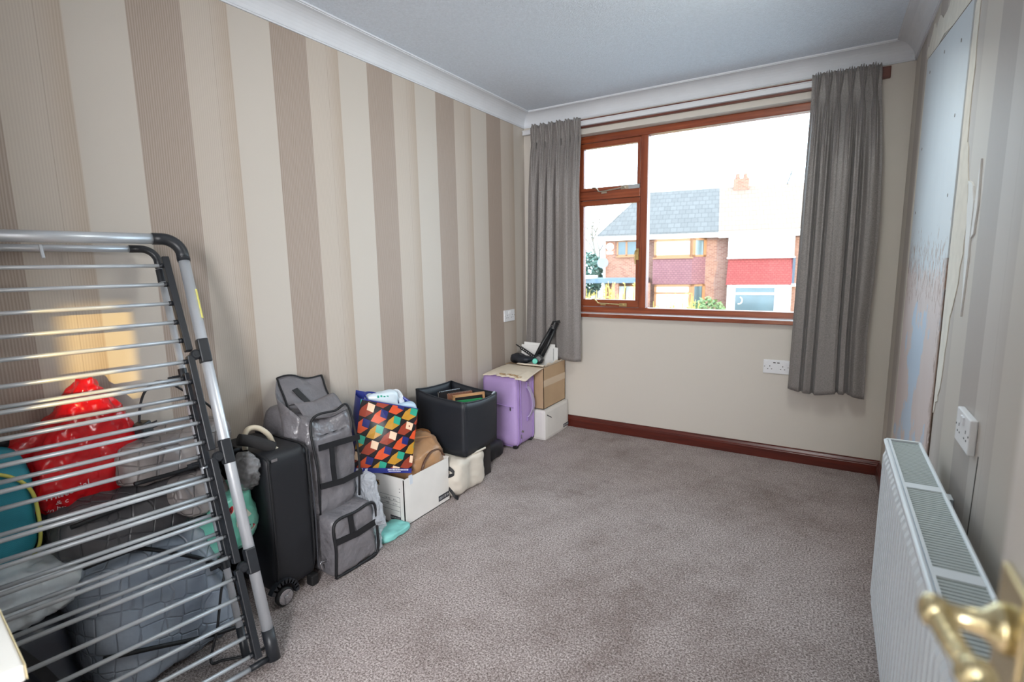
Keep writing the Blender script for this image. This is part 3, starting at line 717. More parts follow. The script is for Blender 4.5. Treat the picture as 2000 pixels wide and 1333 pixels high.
m_grey_cloth = M('grey_storage_fabric', (112, 110, 114), 0.30, var=0.12, vscale=9, bump=0.9, bscale=17, bdist=0.016)
def strap(mb, pts, w, dirw, th=0.0025):
    """flat webbing along points; dirw = width direction"""
    dirw = Vector(dirw).normalized(); pts = [Vector(p) for p in pts]
    for a, b in zip(pts, pts[1:]):
        d = (b - a); nrm = d.cross(dirw).normalized()
        mb.obox((a+b)/2, d/2*1.03, dirw*w/2, nrm*th)
    return mb
def grey_upper():
    t = thing('storage_bag', 'tall grey zip storage bag with its top flap open against the wall', 'storage bag', (0.19, 1.72, 0.25))
    def fn(q, w):
        s = (q.z + 1) / 2
        x = w.x * (1 - 0.12 * s) - 0.025 * s; y = w.y * (1 + 0.10 * math.sin(s * PI)) + 0.02 * s
        z = w.z
        if q.z > 0.6: z -= 0.06 * max(0, q.x) * max(0, 1 - abs(q.y))
        return x, y, z
    b = MB().soft((0.188, 1.722, 0.455), (0.165, 0.112, 0.212), e=9, n=18, amp=0.016, freq=6, seed=4, fn=fn, fine=0.004).build('body', m_grey_cloth, t, smooth=True)
    # open flap: a sheet rising from the rear edge, curved over its corners
    def flap(u, v):
        y = lerp(1.655, 1.875, u) + 0.05 * v; z = lerp(0.645, 0.782, v) - 0.034 * u * v + 0.004 * math.sin(PI*u) * v + 0.010*math.sin(u*7)
        x = lerp(0.165, 0.030, v) + 0.018 * math.sin(u * PI) * (1 - v) + 0.006*math.sin(9*u + 5*v)
        return Vector((x, y, z))
    f = MB().grid(flap, 16, 10).build('flap', m_grey_cloth, t, smooth=True); f.modifiers.new('solidify', 'SOLIDIFY').thickness = 0.003
    def side(u, v):   # slumped left side sheet from flap to body
        a = flap(0, v); b = Vector((0.27, 1.612 + 0.02*v, lerp(0.50, 0.655, v)))
        p = a.lerp(b, u); p.y -= 0.045*math.sin(PI*u); p.z -= 0.01*math.sin(2*PI*u); return p
    f = MB().grid(side, 12, 8).build('side_panel', m_grey_cloth, t, smooth=True); f.modifiers.new('solidify', 'SOLIDIFY').thickness = 0.003
    e = MB()
    e.tube([flap(i/14, 1.0) for i in range(15)], 0.004, 6); e.tube([flap(0, i/10) for i in range(11)], 0.0045, 6); e.tube([flap(1, i/10) for i in range(11)], 0.0045, 6)
    fr = [(0.342, 1.636, 0.262), (0.352, 1.632, 0.45), (0.322, 1.640, 0.648), (0.322, 1.760, 0.664), (0.326, 1.826, 0.664), (0.352, 1.842, 0.46), (0.345, 1.838, 0.265)]
    e.tube(bez(fr, 6), 0.005, 6); e.build('edge_binding', m_black_trim, t, smooth=True)
    s = MB()
    strap(s, [(0.360, 1.640, 0.545), (0.363, 1.74, 0.540), (0.358, 1.846, 0.530)], 0.024, (0, 0, 1))
    strap(s, [(0.359, 1.636, 0.385), (0.366, 1.74, 0.372), (0.360, 1.846, 0.374)], 0.024, (0, 0, 1))
    strap(s, [(0.360, 1.700, 0.535), (0.365, 1.695, 0.455), (0.364, 1.700, 0.385)], 0.022, (0, 1, 0))
    s.build('strap', m_black_trim, t)
    s = MB(); strap(s, [(0.10, 1.735, 0.735), (0.15, 1.765, 0.668)], 0.024, (0, 1, 0.2)); s.build('handle_strap', m_black_trim, t)
    # inner fold lit by the window
    def inner(u, v): return Vector((lerp(0.16, 0.30, v), lerp(1.66, 1.86, u), 0.675 - 0.03*v + 0.03*abs(u-0.5) + 0.02*math.sin(6*v)))
    f = MB().grid(inner, 12, 8).build('front_flap', m_grey_cloth, t, smooth=True); f.modifiers.new('solidify', 'SOLIDIFY').thickness = 0.003
grey_upper()
def grey_lower():
    t = thing('storage_bag', 'low grey storage bag with black straps on the carpet below the tall one', 'storage bag', (0.25, 1.735, 0))
    MB().soft((0.235, 1.738, 0.131), (0.192, 0.112, 0.128), e=11, n=16, amp=0.012, freq=8, seed=9, fine=0.003).build('body', m_grey_cloth, t, smooth=True)
    e = MB(); e.tube(bez([(0.421, 1.628, 0.012), (0.430, 1.630, 0.13), (0.424, 1.636, 0.242), (0.428, 1.74, 0.250), (0.424, 1.842, 0.245), (0.432, 1.848, 0.13), (0.424, 1.846, 0.012), (0.424, 1.74, 0.010)], 6), 0.006, 8, closed=False)
    e.tube(bez([(0.421, 1.628, 0.012), (0.424, 1.74, 0.008), (0.424, 1.846, 0.012)], 6), 0.006, 8)
    e.build('edge_binding', m_black_trim, t, smooth=True)
    s = MB(); strap(s, [(0.430, 1.632, 0.165), (0.437, 1.74, 0.158), (0.431, 1.846, 0.160)], 0.026, (0, 0, 1)); strap(s, [(0.428, 1.712, 0.25), (0.434, 1.715, 0.165)], 0.024, (0, 1, 0)); s.build('strap', m_black_trim, t)
grey_lower()
def clear_mat(name, tint, rough=0.12, alpha=0.35):
    k = NT(name); n = k.n
    tr = k.new('ShaderNodeBsdfTransparent'); k.b.inputs['Base Color'].default_value = lin(tint); k.b.inputs['Roughness'].default_value = rough
    k.bump(k.noise(28, 4), 0.9, 0.02)
    mx = k.new('ShaderNodeMixShader'); mx.inputs[0].default_value = alpha
    k.link(tr.outputs[0], mx.inputs[1]); k.link(k.b.outputs[0], mx.inputs[2]); k.link(mx.outputs[0], n['Material Output'].inputs[0]); return k.m
m_clear = clear_mat('clear_polythene', (205, 212, 220), 0.1, 0.45)
m_clear2 = clear_mat('smoky_polythene', (150, 150, 152), 0.12, 0.5)
o = MB().soft((0.345, 1.868, 0.175), (0.085, 0.022, 0.165), e=4, n=16, amp=0.030, freq=14, seed=3, fine=0.010).build('polythene_bag', m_clear, None, smooth=False, loc=(0.345, 1.87, 0.0))
tag(o, 'crumpled clear polythene bag between the grey bags and the white box', 'plastic bag')
o = MB().soft((0.30, 1.365, 0.535), (0.05, 0.03, 0.055), e=3, n=14, amp=0.03, freq=16, seed=5, fine=0.012).build('polythene_bag', m_clear2, None, smooth=False, loc=(0.30, 1.365, 0.48))
tag(o, 'crumpled clear polythene wrapping tucked beside the black suitcase top', 'plastic bag')

# patterned shopping bag ------------------------------------------------------
m_bag_blue = M('bag_blue', (36, 48, 128), 0.35, var=0.1, vscale=14, bump=0.2, bscale=20)
PAL = {'black': (30, 27, 30), 'orange': (214, 84, 44), 'mustard': (190, 140, 46), 'rust': (150, 62, 42), 'blue': (36, 44, 110), 'teal': (46, 160, 134), 'cream': (236, 206, 176)}
m_pr = {k: M('print_' + k, v, 0.35, var=0.04) for k, v in PAL.items()}
def clip(poly):
    for ax, lim, sgn in ((0, 0, 1), (0, 1, -1), (1, 0, 1), (1, 1, -1)):
        out = []
        for i in range(len(poly)):
            a, b = poly[i-1], poly[i]; da, db = sgn*(a[ax]-lim), sgn*(b[ax]-lim)
            if (da >= 0) != (db >= 0):
                t = da/(da-db); out.append((lerp(a[0], b[0], t), lerp(a[1], b[1], t)))
            if db >= 0: out.append(b)
        poly = out
        if not poly: return []
    return poly
def pattern_bag():
    t = thing('shopping_bag', 'shopping bag with a colourful geometric print and blue side on the white box', 'shopping bag', (0.20, 2.10, 0.27))
    BL, BR, TR, TL = Vector((0.195, 1.935, 0.308)), Vector((0.352, 2.160, 0.256)), Vector((0.352, 2.228, 0.556)), Vector((0.195, 2.012, 0.638))
    nrm = (BR-BL).cross(TL-BL).normalized()
    if nrm.x < 0: nrm = -nrm
    dep = -nrm * 0.135
    def S(u, v, d=0.0):
        p = BL*(1-u)*(1-v) + BR*u*(1-v) + TR*u*v + TL*(1-u)*v
        bul = 0.018*math.sin(PI*u)*math.sin(PI*min(1, v*1.1)) + 0.006*math.sin(9*u+4*v)*math.sin(PI*v)
        return p + nrm*(bul + d)
    bgrid = MB().grid(lambda u, v: S(u, v), 20, 20).build('front_panel', m_pr['black'], t, smooth=True)
    bk = MB().grid(lambda u, v: S(u, v) + dep - nrm*0.02 + Vector((0, 0, 0.03*v)), 12, 12)
    bk.grid(lambda u, v: S(1, v).lerp(S(1, v)+dep, u) + (BR-BL).normalized()*(-0.018*math.sin(PI*u)), 8, 12)
    bk.grid(lambda u, v: S(v, 0).lerp(S(v, 0)+dep, u), 6, 10); bk.build('bag_body', m_bag_blue, t, smooth=True)
    ls = MB().grid(lambda u, v: S(0, v).lerp(S(0, v)+dep*1.1+Vector((0, 0, 0.025*v)), u) + (BR-BL).normalized()*(-0.012*math.sin(PI*u)), 8, 12).build('side_gusset', m_bag_blue, t, smooth=True)
    names = ['black', 'orange', 'mustard', 'rust', 'blue', 'teal', 'cream']; P = MB()
    hexc = ['orange', 'mustard', 'rust']; sqc = ['blue', 'teal', 'cream']
    CW, CH = 0.00205, 0.00212        # one print unit in panel width and height
    HEX = [(0, 0), (30, 52), (80, 90), (135, 78), (125, 28), (65, -10)]; SQ = [(78, 92), (137, 80), (127, 28), (72, 40)]
    def put(poly, col, d, surf):
        poly = clip(poly)
        if len(poly) < 3: return
        mid = (sum(p[0] for p in poly)/len(poly), sum(p[1] for p in poly)/len(poly))
        vs = [P.bm.verts.new(surf(p[0], p[1], d)) for p in poly]; c = P.bm.verts.new(surf(mid[0], mid[1], d))
        for i in range(len(vs)):
            f = P.bm.faces.new((vs[i-1], vs[i], c)); f.material_index = names.index(col)
    def lay(surf):
        for i in range(-4, 9):
            for j in range(-4, 9):
                k = (i + j*2) % 3
                ox, oy = 20 + 113*i + 26*j, 14 - 30*i + 108*j
                T = lambda p: ((ox + p[0])*CW, (oy + p[1])*CH)
                put([T(p) for p in HEX], hexc[k], 0.0030, surf); put([T(p) for p in SQ], sqc[k], 0.0042, surf)
    lay(S)
    def SR(u, v, d): return S(1, v).lerp(S(1, v)+dep, u*0.5) + (BR-BL).normalized()*(-0.018*math.sin(PI*u*0.5) + d)
    lay(SR)
    P.build('print', [m_pr[n] for n in names], t)
    band = MB().grid(lambda u, v: S(u, 0.075*v - 0.02, 0.0052), 20, 2).build('lower_band', m_bag_blue, t, smooth=True)
    m_wp = M('white_print', (214, 216, 226), 0.5, var=0)
    wp = MB(); rnd = random.Random(2)
    x = 0.58
    while x < 0.93:
        wd = rnd.uniform(0.008, 0.02)
        wp.grid(lambda u, v, a=x, b=wd: S(a + b*u, 0.022 + 0.022*v, 0.0060), 1, 1); x += wd + 0.008
    x = 0.60
    while x < 0.80:
        wd = rnd.uniform(0.006, 0.014)
        wp.grid(lambda u, v, a=x, b=wd: S(a + b*u, 0.000 + 0.012*v, 0.0060), 1, 1); x += wd + 0.007
    for a, b in ((0.05, 0.10), (0.12, 0.16), (0.20, 0.24)): wp.grid(lambda u, v, a=a, b=b: S(lerp(a, b, u), 0.012 + 0.03*v + 0.01*u, 0.0060), 2, 1)
    wp.build('printed_text', m_wp, t)
    rim = MB().tube([S(i/16, 1.0, 0.001) for i in range(17)], 0.003, 6).build('rim', m_bag_blue, t, smooth=True)
    hd = MB(); hd.tube(bez([S(0.12, 1, -0.02), S(0.10, 1, -0.05)+Vector((0, 0, 0.03)), S(0.30, 1, -0.07)+Vector((0, 0, 0.035)), S(0.5, 1, -0.05)], 6), 0.006, 8, flat=0.4); hd.tube(bez([S(0.62, 1.0, -0.10)+Vector((0,0,0.02)), S(0.75, 1, -0.12)+Vector((0, 0, 0.045)), S(0.95, 1, -0.10)+Vector((0, 0, 0.02))], 6), 0.008, 8, flat=0.4)
    hd.build('handle', m_bag_blue, t, smooth=True)
    # contents are things of their own
    m_pack = M('pale_packaging', (206, 222, 232), 0.25, var=0.04, bump=0.4, bscale=30)
    c = S(0.40, 1.0, -0.075)
    o = MB().soft(c + Vector((0, 0, -0.02)), (0.036, 0.080, 0.068), e=5, n=10, amp=0.010, freq=14, seed=2, rot=-0.61).build('plastic_packet', m_pack, None, smooth=True, loc=c)
    tag(o, 'pale blue plastic packet with teal print poking out of the patterned bag', 'packet')
    pr = MB()
    for k in range(4): pr.obox(c + nrm*0.037 + Vector((0, 0, 0.026)) + (BR-BL).normalized()*(0.015*k-0.02), (BR-BL).normalized()*0.0045, Vector((0, 0, 0.006+0.003*(k % 2))), nrm*0.001)
    pr.build('teal_print', m_pr['teal'], o)
    c2 = S(0.60, 1.0, -0.085)
    cb = MB()
    for k in range(4):
        cb.tube(bez([c2 + Vector((0.0, -0.01+0.006*k, -0.08)), c2 + Vector((-0.02, -0.03+0.012*k, 0.03)), c2 + Vector((-0.01+0.004*k, 0.0+0.01*k, 0.062)), c2 + Vector((0.01, 0.035+0.01*k, 0.02)), c2 + Vector((0.02, 0.05+0.006*k, -0.08))], 8), 0.0045, 8)
    o = cb.build('coiled_cable', M('white_cable', (222, 226, 232), 0.35, var=0), None, smooth=True, loc=c2)
    tag(o, 'white electric cable looped above the rim of the patterned bag', 'cable')
    c3 = S(0.82, 1.0, -0.07)
    o = MB().soft(c3 + Vector((0, 0, -0.03)), (0.034, 0.055, 0.042), e=4, n=8, amp=0.010, freq=14, seed=6, rot=-0.61).build('folded_cloth', M('pale_blue_cloth', (188, 212, 232), 0.7, var=0.06), None, smooth=True, loc=c3)
    tag(o, 'pale blue folded cloth at the right end of the patterned bag', 'cloth')
pattern_bag()

# archive boxes ---------------------------------------------------------------
m_white_card = M('white_cardboard', (222, 220, 216), 0.7, var=0.04, vscale=8)
m_card_in = M('raw_cardboard', (176, 148, 112), 0.85, var=0.08)
m_print_dark = M('dark_print', (48, 50, 58), 0.6, var=0)
m_print_white = M('white_letter_print', (215, 215, 215), 0.6, var=0)
def lettering(mb, P, n, wd, h, seed, gap=0.5):
    """rows of small upright strokes standing for print too small to read"""
    rnd = random.Random(seed); x = 0.0
    for i in range(n):
        a = rnd.random()
        mb.append((x, 0, wd*0.25, h)) ; 
        if a > 0.3: mb.append((x, h*rnd.choice((0, 0.4, 0.8)), wd, h*0.2))
        if a > 0.6: mb.append((x+wd*0.75, 0, wd*0.25, h))
        x += wd*(1+gap)
    return x
def front_box():
    x0, x1, y0, y1, h, th = 0.070, 0.362, 2.092, 2.440, 0.243, 0.004
    t = thing('archive_box', 'white open archive box with a printed form, holding the gold bag', 'box', (0.216, 2.266, 0))
    b = MB(); b.box((x0, y0, 0), (x1, y1, th)); b.box((x0, y0, 0), (x0+th, y1, h)); b.box((x0, y1-th, 0), (x1, y1, h))
    b.box((x1-th, y0, 0), (x1, y1, h-0.006))
    # front wall built around its hand hole
    hx0, hx1, hz0, hz1 = 0.135, 0.200, 0.178, 0.206
    for lo, hi in (((x0, 0), (x1, hz0)), ((x0, hz1), (x1, h)), ((x0, hz0), (hx0, hz1)), ((hx1, hz0), (x1, hz1))):
        b.box((lo[0], y0, lo[1]), (hi[0], y0+th, hi[1]))
    b.build('carton', m_white_card, t)
    ring = [(hx0+0.012+ (hx1-hx0-0.024)*(0.5+0.5*math.cos(a))*1.0, y0-0.0003, (hz0+hz1)/2 + 0.0135*math.sin(a)) for a in [2*PI*i/20 for i in range(20)]]
    MB().tube([(lerp(hx0, hx1, 0.5+0.5*math.cos(a)), y0-0.0004, (hz0+hz1)/2+0.015*math.sin(a)) for a in [2*PI*i/24 for i in range(24)]], 0.002, 6, closed=True).build('hand_hole_rim', m_card_in, t)
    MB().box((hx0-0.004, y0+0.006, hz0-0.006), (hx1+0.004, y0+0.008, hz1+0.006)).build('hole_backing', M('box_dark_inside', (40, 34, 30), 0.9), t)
    p = MB()
    for z in (0.142, 0.118, 0.094, 0.070): p.box((0.200, y0-0.0006, z), (0.335, y0-0.0001, z+0.0012))
    p.box((0.334, y0-0.0006, 0.030), (0.3352, y0-0.0001, 0.1432))
    for (xx, zz, n, s) in ((0.232, 0.123, 5, 1), (0.290, 0.123, 3, 2), (0.232, 0.100, 4, 3), (0.288, 0.100, 4, 4)):
        L_ = []; lettering(L_, None, n, 0.0052, 0.007, s)
        for (a, c, w_, h_) in L_: p.box((xx+a, y0-0.0006, zz+c), (xx+a+w_, y0-0.0001, zz+c+h_))
    p.box((0.332, y0-0.0006, 0.186), (0.3365, y0-0.0001, 0.190)); p.box((0.332, y0-0.0006, 0.170), (0.3365, y0-0.0001, 0.174))
    p.build('printed_form', m_print_dark, t)['kind'] = 'stuff'
    MB().box((0.266, y0-0.0006, 0.020), (0.334, y0-0.0001, 0.042)).build('logo_bar', m_print_dark, t); MB().box((x1+0.0001, 2.345, 0.022), (x1+0.0006, 2.432, 0.052)).build('logo_bar', m_print_dark, t)
    k = MB(); L_ = []; lettering(L_, None, 9, 0.0045, 0.010, 7)
    for (a, c, w_, h_) in L_: k.box((0.270+a, y0-0.0010, 0.026+c), (0.270+a+w_, y0-0.0007, 0.026+c+h_))
    L_ = []; lettering(L_, None, 9, 0.006, 0.014, 8)
    for (a, c, w_, h_) in L_: k.box((x1+0.0007, 2.349+a, 0.030+c), (x1+0.0010, 2.349+a+w_, 0.030+c+h_))
    k.build('logo_lettering', m_print_white, t)['kind'] = 'stuff'
    MB().box((x1-0.006, 2.135, 0.200), (x1+0.0014, 2.155, 0.2445)).build('tape_tab', M('pale_tape', (206, 214, 224), 0.3), t)
front_box()
m_satin = M('gold_satin', (168, 128, 90), 0.32, var=0.08, vscale=8, spec=0.6, sheen=0.2)
t = thing('satin_bag', 'gold satin bag with brown piping slumped inside the white archive box', 'bag', (0.21, 2.33, 0.01))
def satin_fn(q, w):
    x, y, z = w
    z += 0.05*max(0, q.y)*max(0, q.z) - 0.035*max(0, q.x)*max(0, q.z)
    return x, y, z
MB().soft((0.214, 2.335, 0.175), (0.128, 0.135, 0.160), e=4, n=22, amp=0.022, freq=8, seed=12, fn=satin_fn, fine=0.006).build('body', m_satin, t, smooth=True)
MB().tube(bez([(0.345, 2.235, 0.20), (0.352, 2.25, 0.262), (0.340, 2.32, 0.298), (0.335, 2.39, 0.292), (0.345, 2.425, 0.25)], 8), 0.008, 8, flat=0.5).build('handle', M('brown_piping', (92, 66, 52), 0.4), t, smooth=True)
MB().tube(bez([(0.10, 2.22, 0.315), (0.20, 2.23, 0.345), (0.24, 2.30, 0.362), (0.27, 2.40, 0.352), (0.24, 2.455, 0.33)], 8), 0.006, 8).build('seam', m_satin, t, smooth=True)
m_tan = M('tan_leather', (150, 104, 66), 0.4, var=0.1)
o = MB().soft((0.16, 2.462, 0.30), (0.05, 0.03, 0.05), e=3.5, n=8, amp=0.008, freq=12, seed=5).build('pouch', m_tan, None, smooth=True, loc=(0.16, 2.462, 0.25))
tag(o, 'small brown pouch behind the gold bag beside the black cube', 'pouch')
m_mint_cloth = M('mint_cloth', (122, 190, 184), 0.6, var=0.15, vscale=20, bump=0.3, bscale=40)
o = MB().soft((0.352, 2.005, 0.022), (0.06, 0.085, 0.018), e=4, n=12, amp=0.014, freq=14, seed=8).build('folded_cloth', m_mint_cloth, None, smooth=True, loc=(0.35, 2.0, 0))
tag(o, 'mint green cloth on the carpet at the foot of the printed white box', 'cloth')

# black fabric cube -----------------------------------------------------------
m_cube = M('black_cube_fabric', (31, 35, 42), 0.5, var=0.08, vscale=120, bump=0.15, bscale=220, bdist=0.001)
def cube_bin():
    t = thing('storage_cube', 'open black fabric storage cube on the cream tote, full of notebooks', 'storage cube', (0.235, 2.70, 0.213))
    c = [Vector((0.405, 2.535)), Vector((0.385, 2.868)), Vector((0.062, 2.862)), Vector((0.080, 2.530))]
    z0, z1 = 0.213, 0.522
    zt = [0.520, 0.498, 0.535, 0.560]
    def wall(i, off):
        a, b = c[i], c[(i+1) % 4]; za, zb = zt[i], zt[(i+1) % 4]
        cen = Vector((0.233, 2.70))
        def fn(u, v):
            p = a.lerp(b, u); d = (p - cen).normalized(); p = p + d*(0.006*math.sin(PI*u)*(1-0.3*v)) - d*off + d*0.008*v
            return Vector((p.x, p.y, lerp(z0, lerp(za, zb, u) - 0.010*math.sin(PI*u), v)))
        return fn
    names = ['side_panel']*4
    for i in range(4):
        o = MB().grid(wall(i, 0), 12, 8).build('side_panel', m_cube, t, smooth=True); s = o.modifiers.new('solidify', 'SOLIDIFY'); s.thickness = 0.005; s.offset = 0
    e = MB()
    for i in range(4): e.tube([wall(i, 0)(k/10, 1) for k in range(11)], 0.0045, 6)
    for i in range(4): e.tube([wall(i, 0)(0, k/6) for k in range(7)], 0.0035, 6)
    e.build('edge_seam', m_cube, t, smooth=True)
    MB().box((0.085, 2.537, z0), (0.383, 2.860, z0+0.006)).build('base', m_cube, t)
    MB().obox((0.384, 2.852, 0.492), (0.004, 0.002, 0), (-0.006, 0.022, 0.002), (0, 0, 0.014)).build('pull_tab', M('pale_tab', (176, 186, 196), 0.45), t, bevel=0.002)
cube_bin()
m_page = M('paper_pages', (232, 228, 218), 0.7, var=0.03)
def notebook(label, c, rz, tilt, cover, wdt=0.15, h=0.21, th=0.014, spiral=True):
    t = thing('notebook', label, 'notebook', c, rz)
    R = Matrix.Translation(Vector(c)) @ Matrix.Rotation(rz, 4, 'Z') @ Matrix.Rotation(tilt, 4, 'X')
    P = lambda x, y, z: R @ Vector((x, y, z))
    ax = lambda v: (R.to_3x3() @ Vector(v))
    MB().obox(P(0, 0, h/2), ax((wdt/2, 0, 0)), ax((0, th/2-0.002, 0)), ax((0, 0, h/2))).build('pages', m_page, t)
    b = MB()
    for s in (-1, 1): b.obox(P(0, s*(th/2-0.001), h/2), ax((wdt/2+0.003, 0, 0)), ax((0, 0.001, 0)), ax((0, 0, h/2+0.003)))
    b.build('cover', cover, t)
    if spiral:
        b = MB()
        for i in range(16):
            x = -wdt/2 + wdt*(i+0.5)/16
            b.tube([P(x, (th/2+0.004)*math.cos(a), h+0.001+(0.006)*math.sin(a)) for a in [2*PI*k/8 for k in range(8)]], 0.0009, 5, closed=True)
        b.build('spiral', m_chrome, t)
m_cv_dark = M('dark_cover', (40, 38, 40), 0.4); m_cv_green = M('green_folder', (44, 140, 84), 0.4, var=0.05); m_cv_brown = M('brown_cover', (128, 84, 62), 0.5)
notebook('spiral notebook nearest the wall in the black cube', (0.15, 2.74, 0.300), 1.15, -0.10, m_cv_dark, 0.14, 0.208)
notebook('spiral notebook with brown edge standing second in the black cube', (0.235, 2.73, 0.297), 1.05, -0.08, m_cv_brown, 0.15, 0.212)
notebook('green folder standing at the front of the black cube', (0.315, 2.70, 0.29), 0.95, -0.12, m_cv_green, 0.17, 0.190, 0.02, False)
t = thing('framed_picture', 'wooden picture frame edge leaning in the black cube beside green folder', 'picture', (0.285, 2.76, 0.30))
m_fr = M('light_wood_frame', (186, 142, 100), 0.45, var=0.1)
R = Matrix.Translation(Vector((0.285, 2.745, 0.292))) @ Matrix.Rotation(1.0, 4, 'Z') @ Matrix.Rotation(-0.06, 4, 'X'); P = lambda x, y, z: R @ Vector((x, y, z)); X3 = R.to_3x3()
b = MB()
for (cx, cz, hx, hz_) in ((0, 0.007, 0.10, 0.007), (0, 0.208, 0.10, 0.007), (-0.093, 0.107, 0.007, 0.107), (0.093, 0.107, 0.007, 0.107)):
    b.obox(P(cx, 0, cz), X3 @ Vector((hx, 0, 0)), X3 @ Vector((0, 0.008, 0)), X3 @ Vector((0, 0, hz_)))
b.build('moulding', m_fr, t); MB().obox(P(0, 0, 0.107), X3 @ Vector((0.088, 0, 0)), X3 @ Vector((0, 0.002, 0)), X3 @ Vector((0, 0, 0.095))).build('backing', m_cv_dark, t)
o = MB().lathe((0.245, 2.645, 0.455), (0.4, -0.5, 0.4), [(0.020, -0.05), (0.020, 0.028), (0.017, 0.028)], 18).build('paper_roll', M('pale_roll', (196, 200, 216), 0.5), None, smooth=True, loc=(0.245, 2.645, 0.42))
tag(o, 'pale lilac paper roll lying in the black cube before the notebooks', 'paper roll')
MBf = MB().box((0.105, 2.60, 0.2195), (0.365, 2.84, 0.290)).build('book_stack', m_page, None, bevel=0.004, loc=(0.235, 2.72, 0.2195))
tag(MBf, 'pile of paper filling the bottom of the black cube', 'paper')

m_canvas = M('cream_canvas', (206, 199, 187), 0.8, var=0.06, bump=0.3, bscale=30, bdist=0.006)
t = thing('tote_bag', 'cream canvas tote bag with black handles squashed under the black cube', 'tote bag', (0.26, 2.58, 0))
def tote_fn(q, w):
    x, y, z = w
    if q.z > 0: x += 0.012*q.z; y *= 1 - 0.10*q.z
    return x, y, z
MB().soft((0.24, 2.582, 0.105), (0.168, 0.140, 0.104), e=7, n=16, amp=0.020, freq=9, seed=15, fn=tote_fn, fine=0.004).build('body', m_canvas, t, smooth=True)
s = MB(); strap(s, bez([(0.345, 2.437, 0.178), (0.372, 2.440, 0.170), (0.392, 2.446, 0.150), (0.372, 2.437, 0.135), (0.340, 2.433, 0.128)], 3), 0.020, (0, 0.3, 1), 0.003)
strap(s, bez([(0.330, 2.434, 0.075), (0.365, 2.434, 0.060), (0.395, 2.440, 0.022), (0.405, 2.455, 0.010)], 3), 0.022, (0, 0.2, 1), 0.003); s.build('handle', m_black_trim, t)
MB().tube(bez([(0.395, 2.600, 0.208), (0.410, 2.650, 0.212), (0.416, 2.700, 0.214), (0.405, 2.718, 0.206)], 6), 0.006, 8).build('hem', m_canvas, t, smooth=True)
o = MB().soft((0.17, 3.02, 0.062), (0.11, 0.13, 0.060), e=4, n=12, amp=0.016, freq=9, seed=18).build('soft_bag', m_black_fabric, None, smooth=True, loc=(0.17, 3.02, 0))
tag(o, 'small black soft bag on the carpet between black cube and purple suitcase', 'bag')
o = MB().box((0.06, 2.735, 0.0), (0.355, 2.850, 0.206)).build('shoe_box', M('dark_box', (46, 42, 42), 0.7), None, bevel=0.003, loc=(0.2, 2.79, 0))
tag(o, 'dark box behind the tote holding up the far side of black cube', 'box')

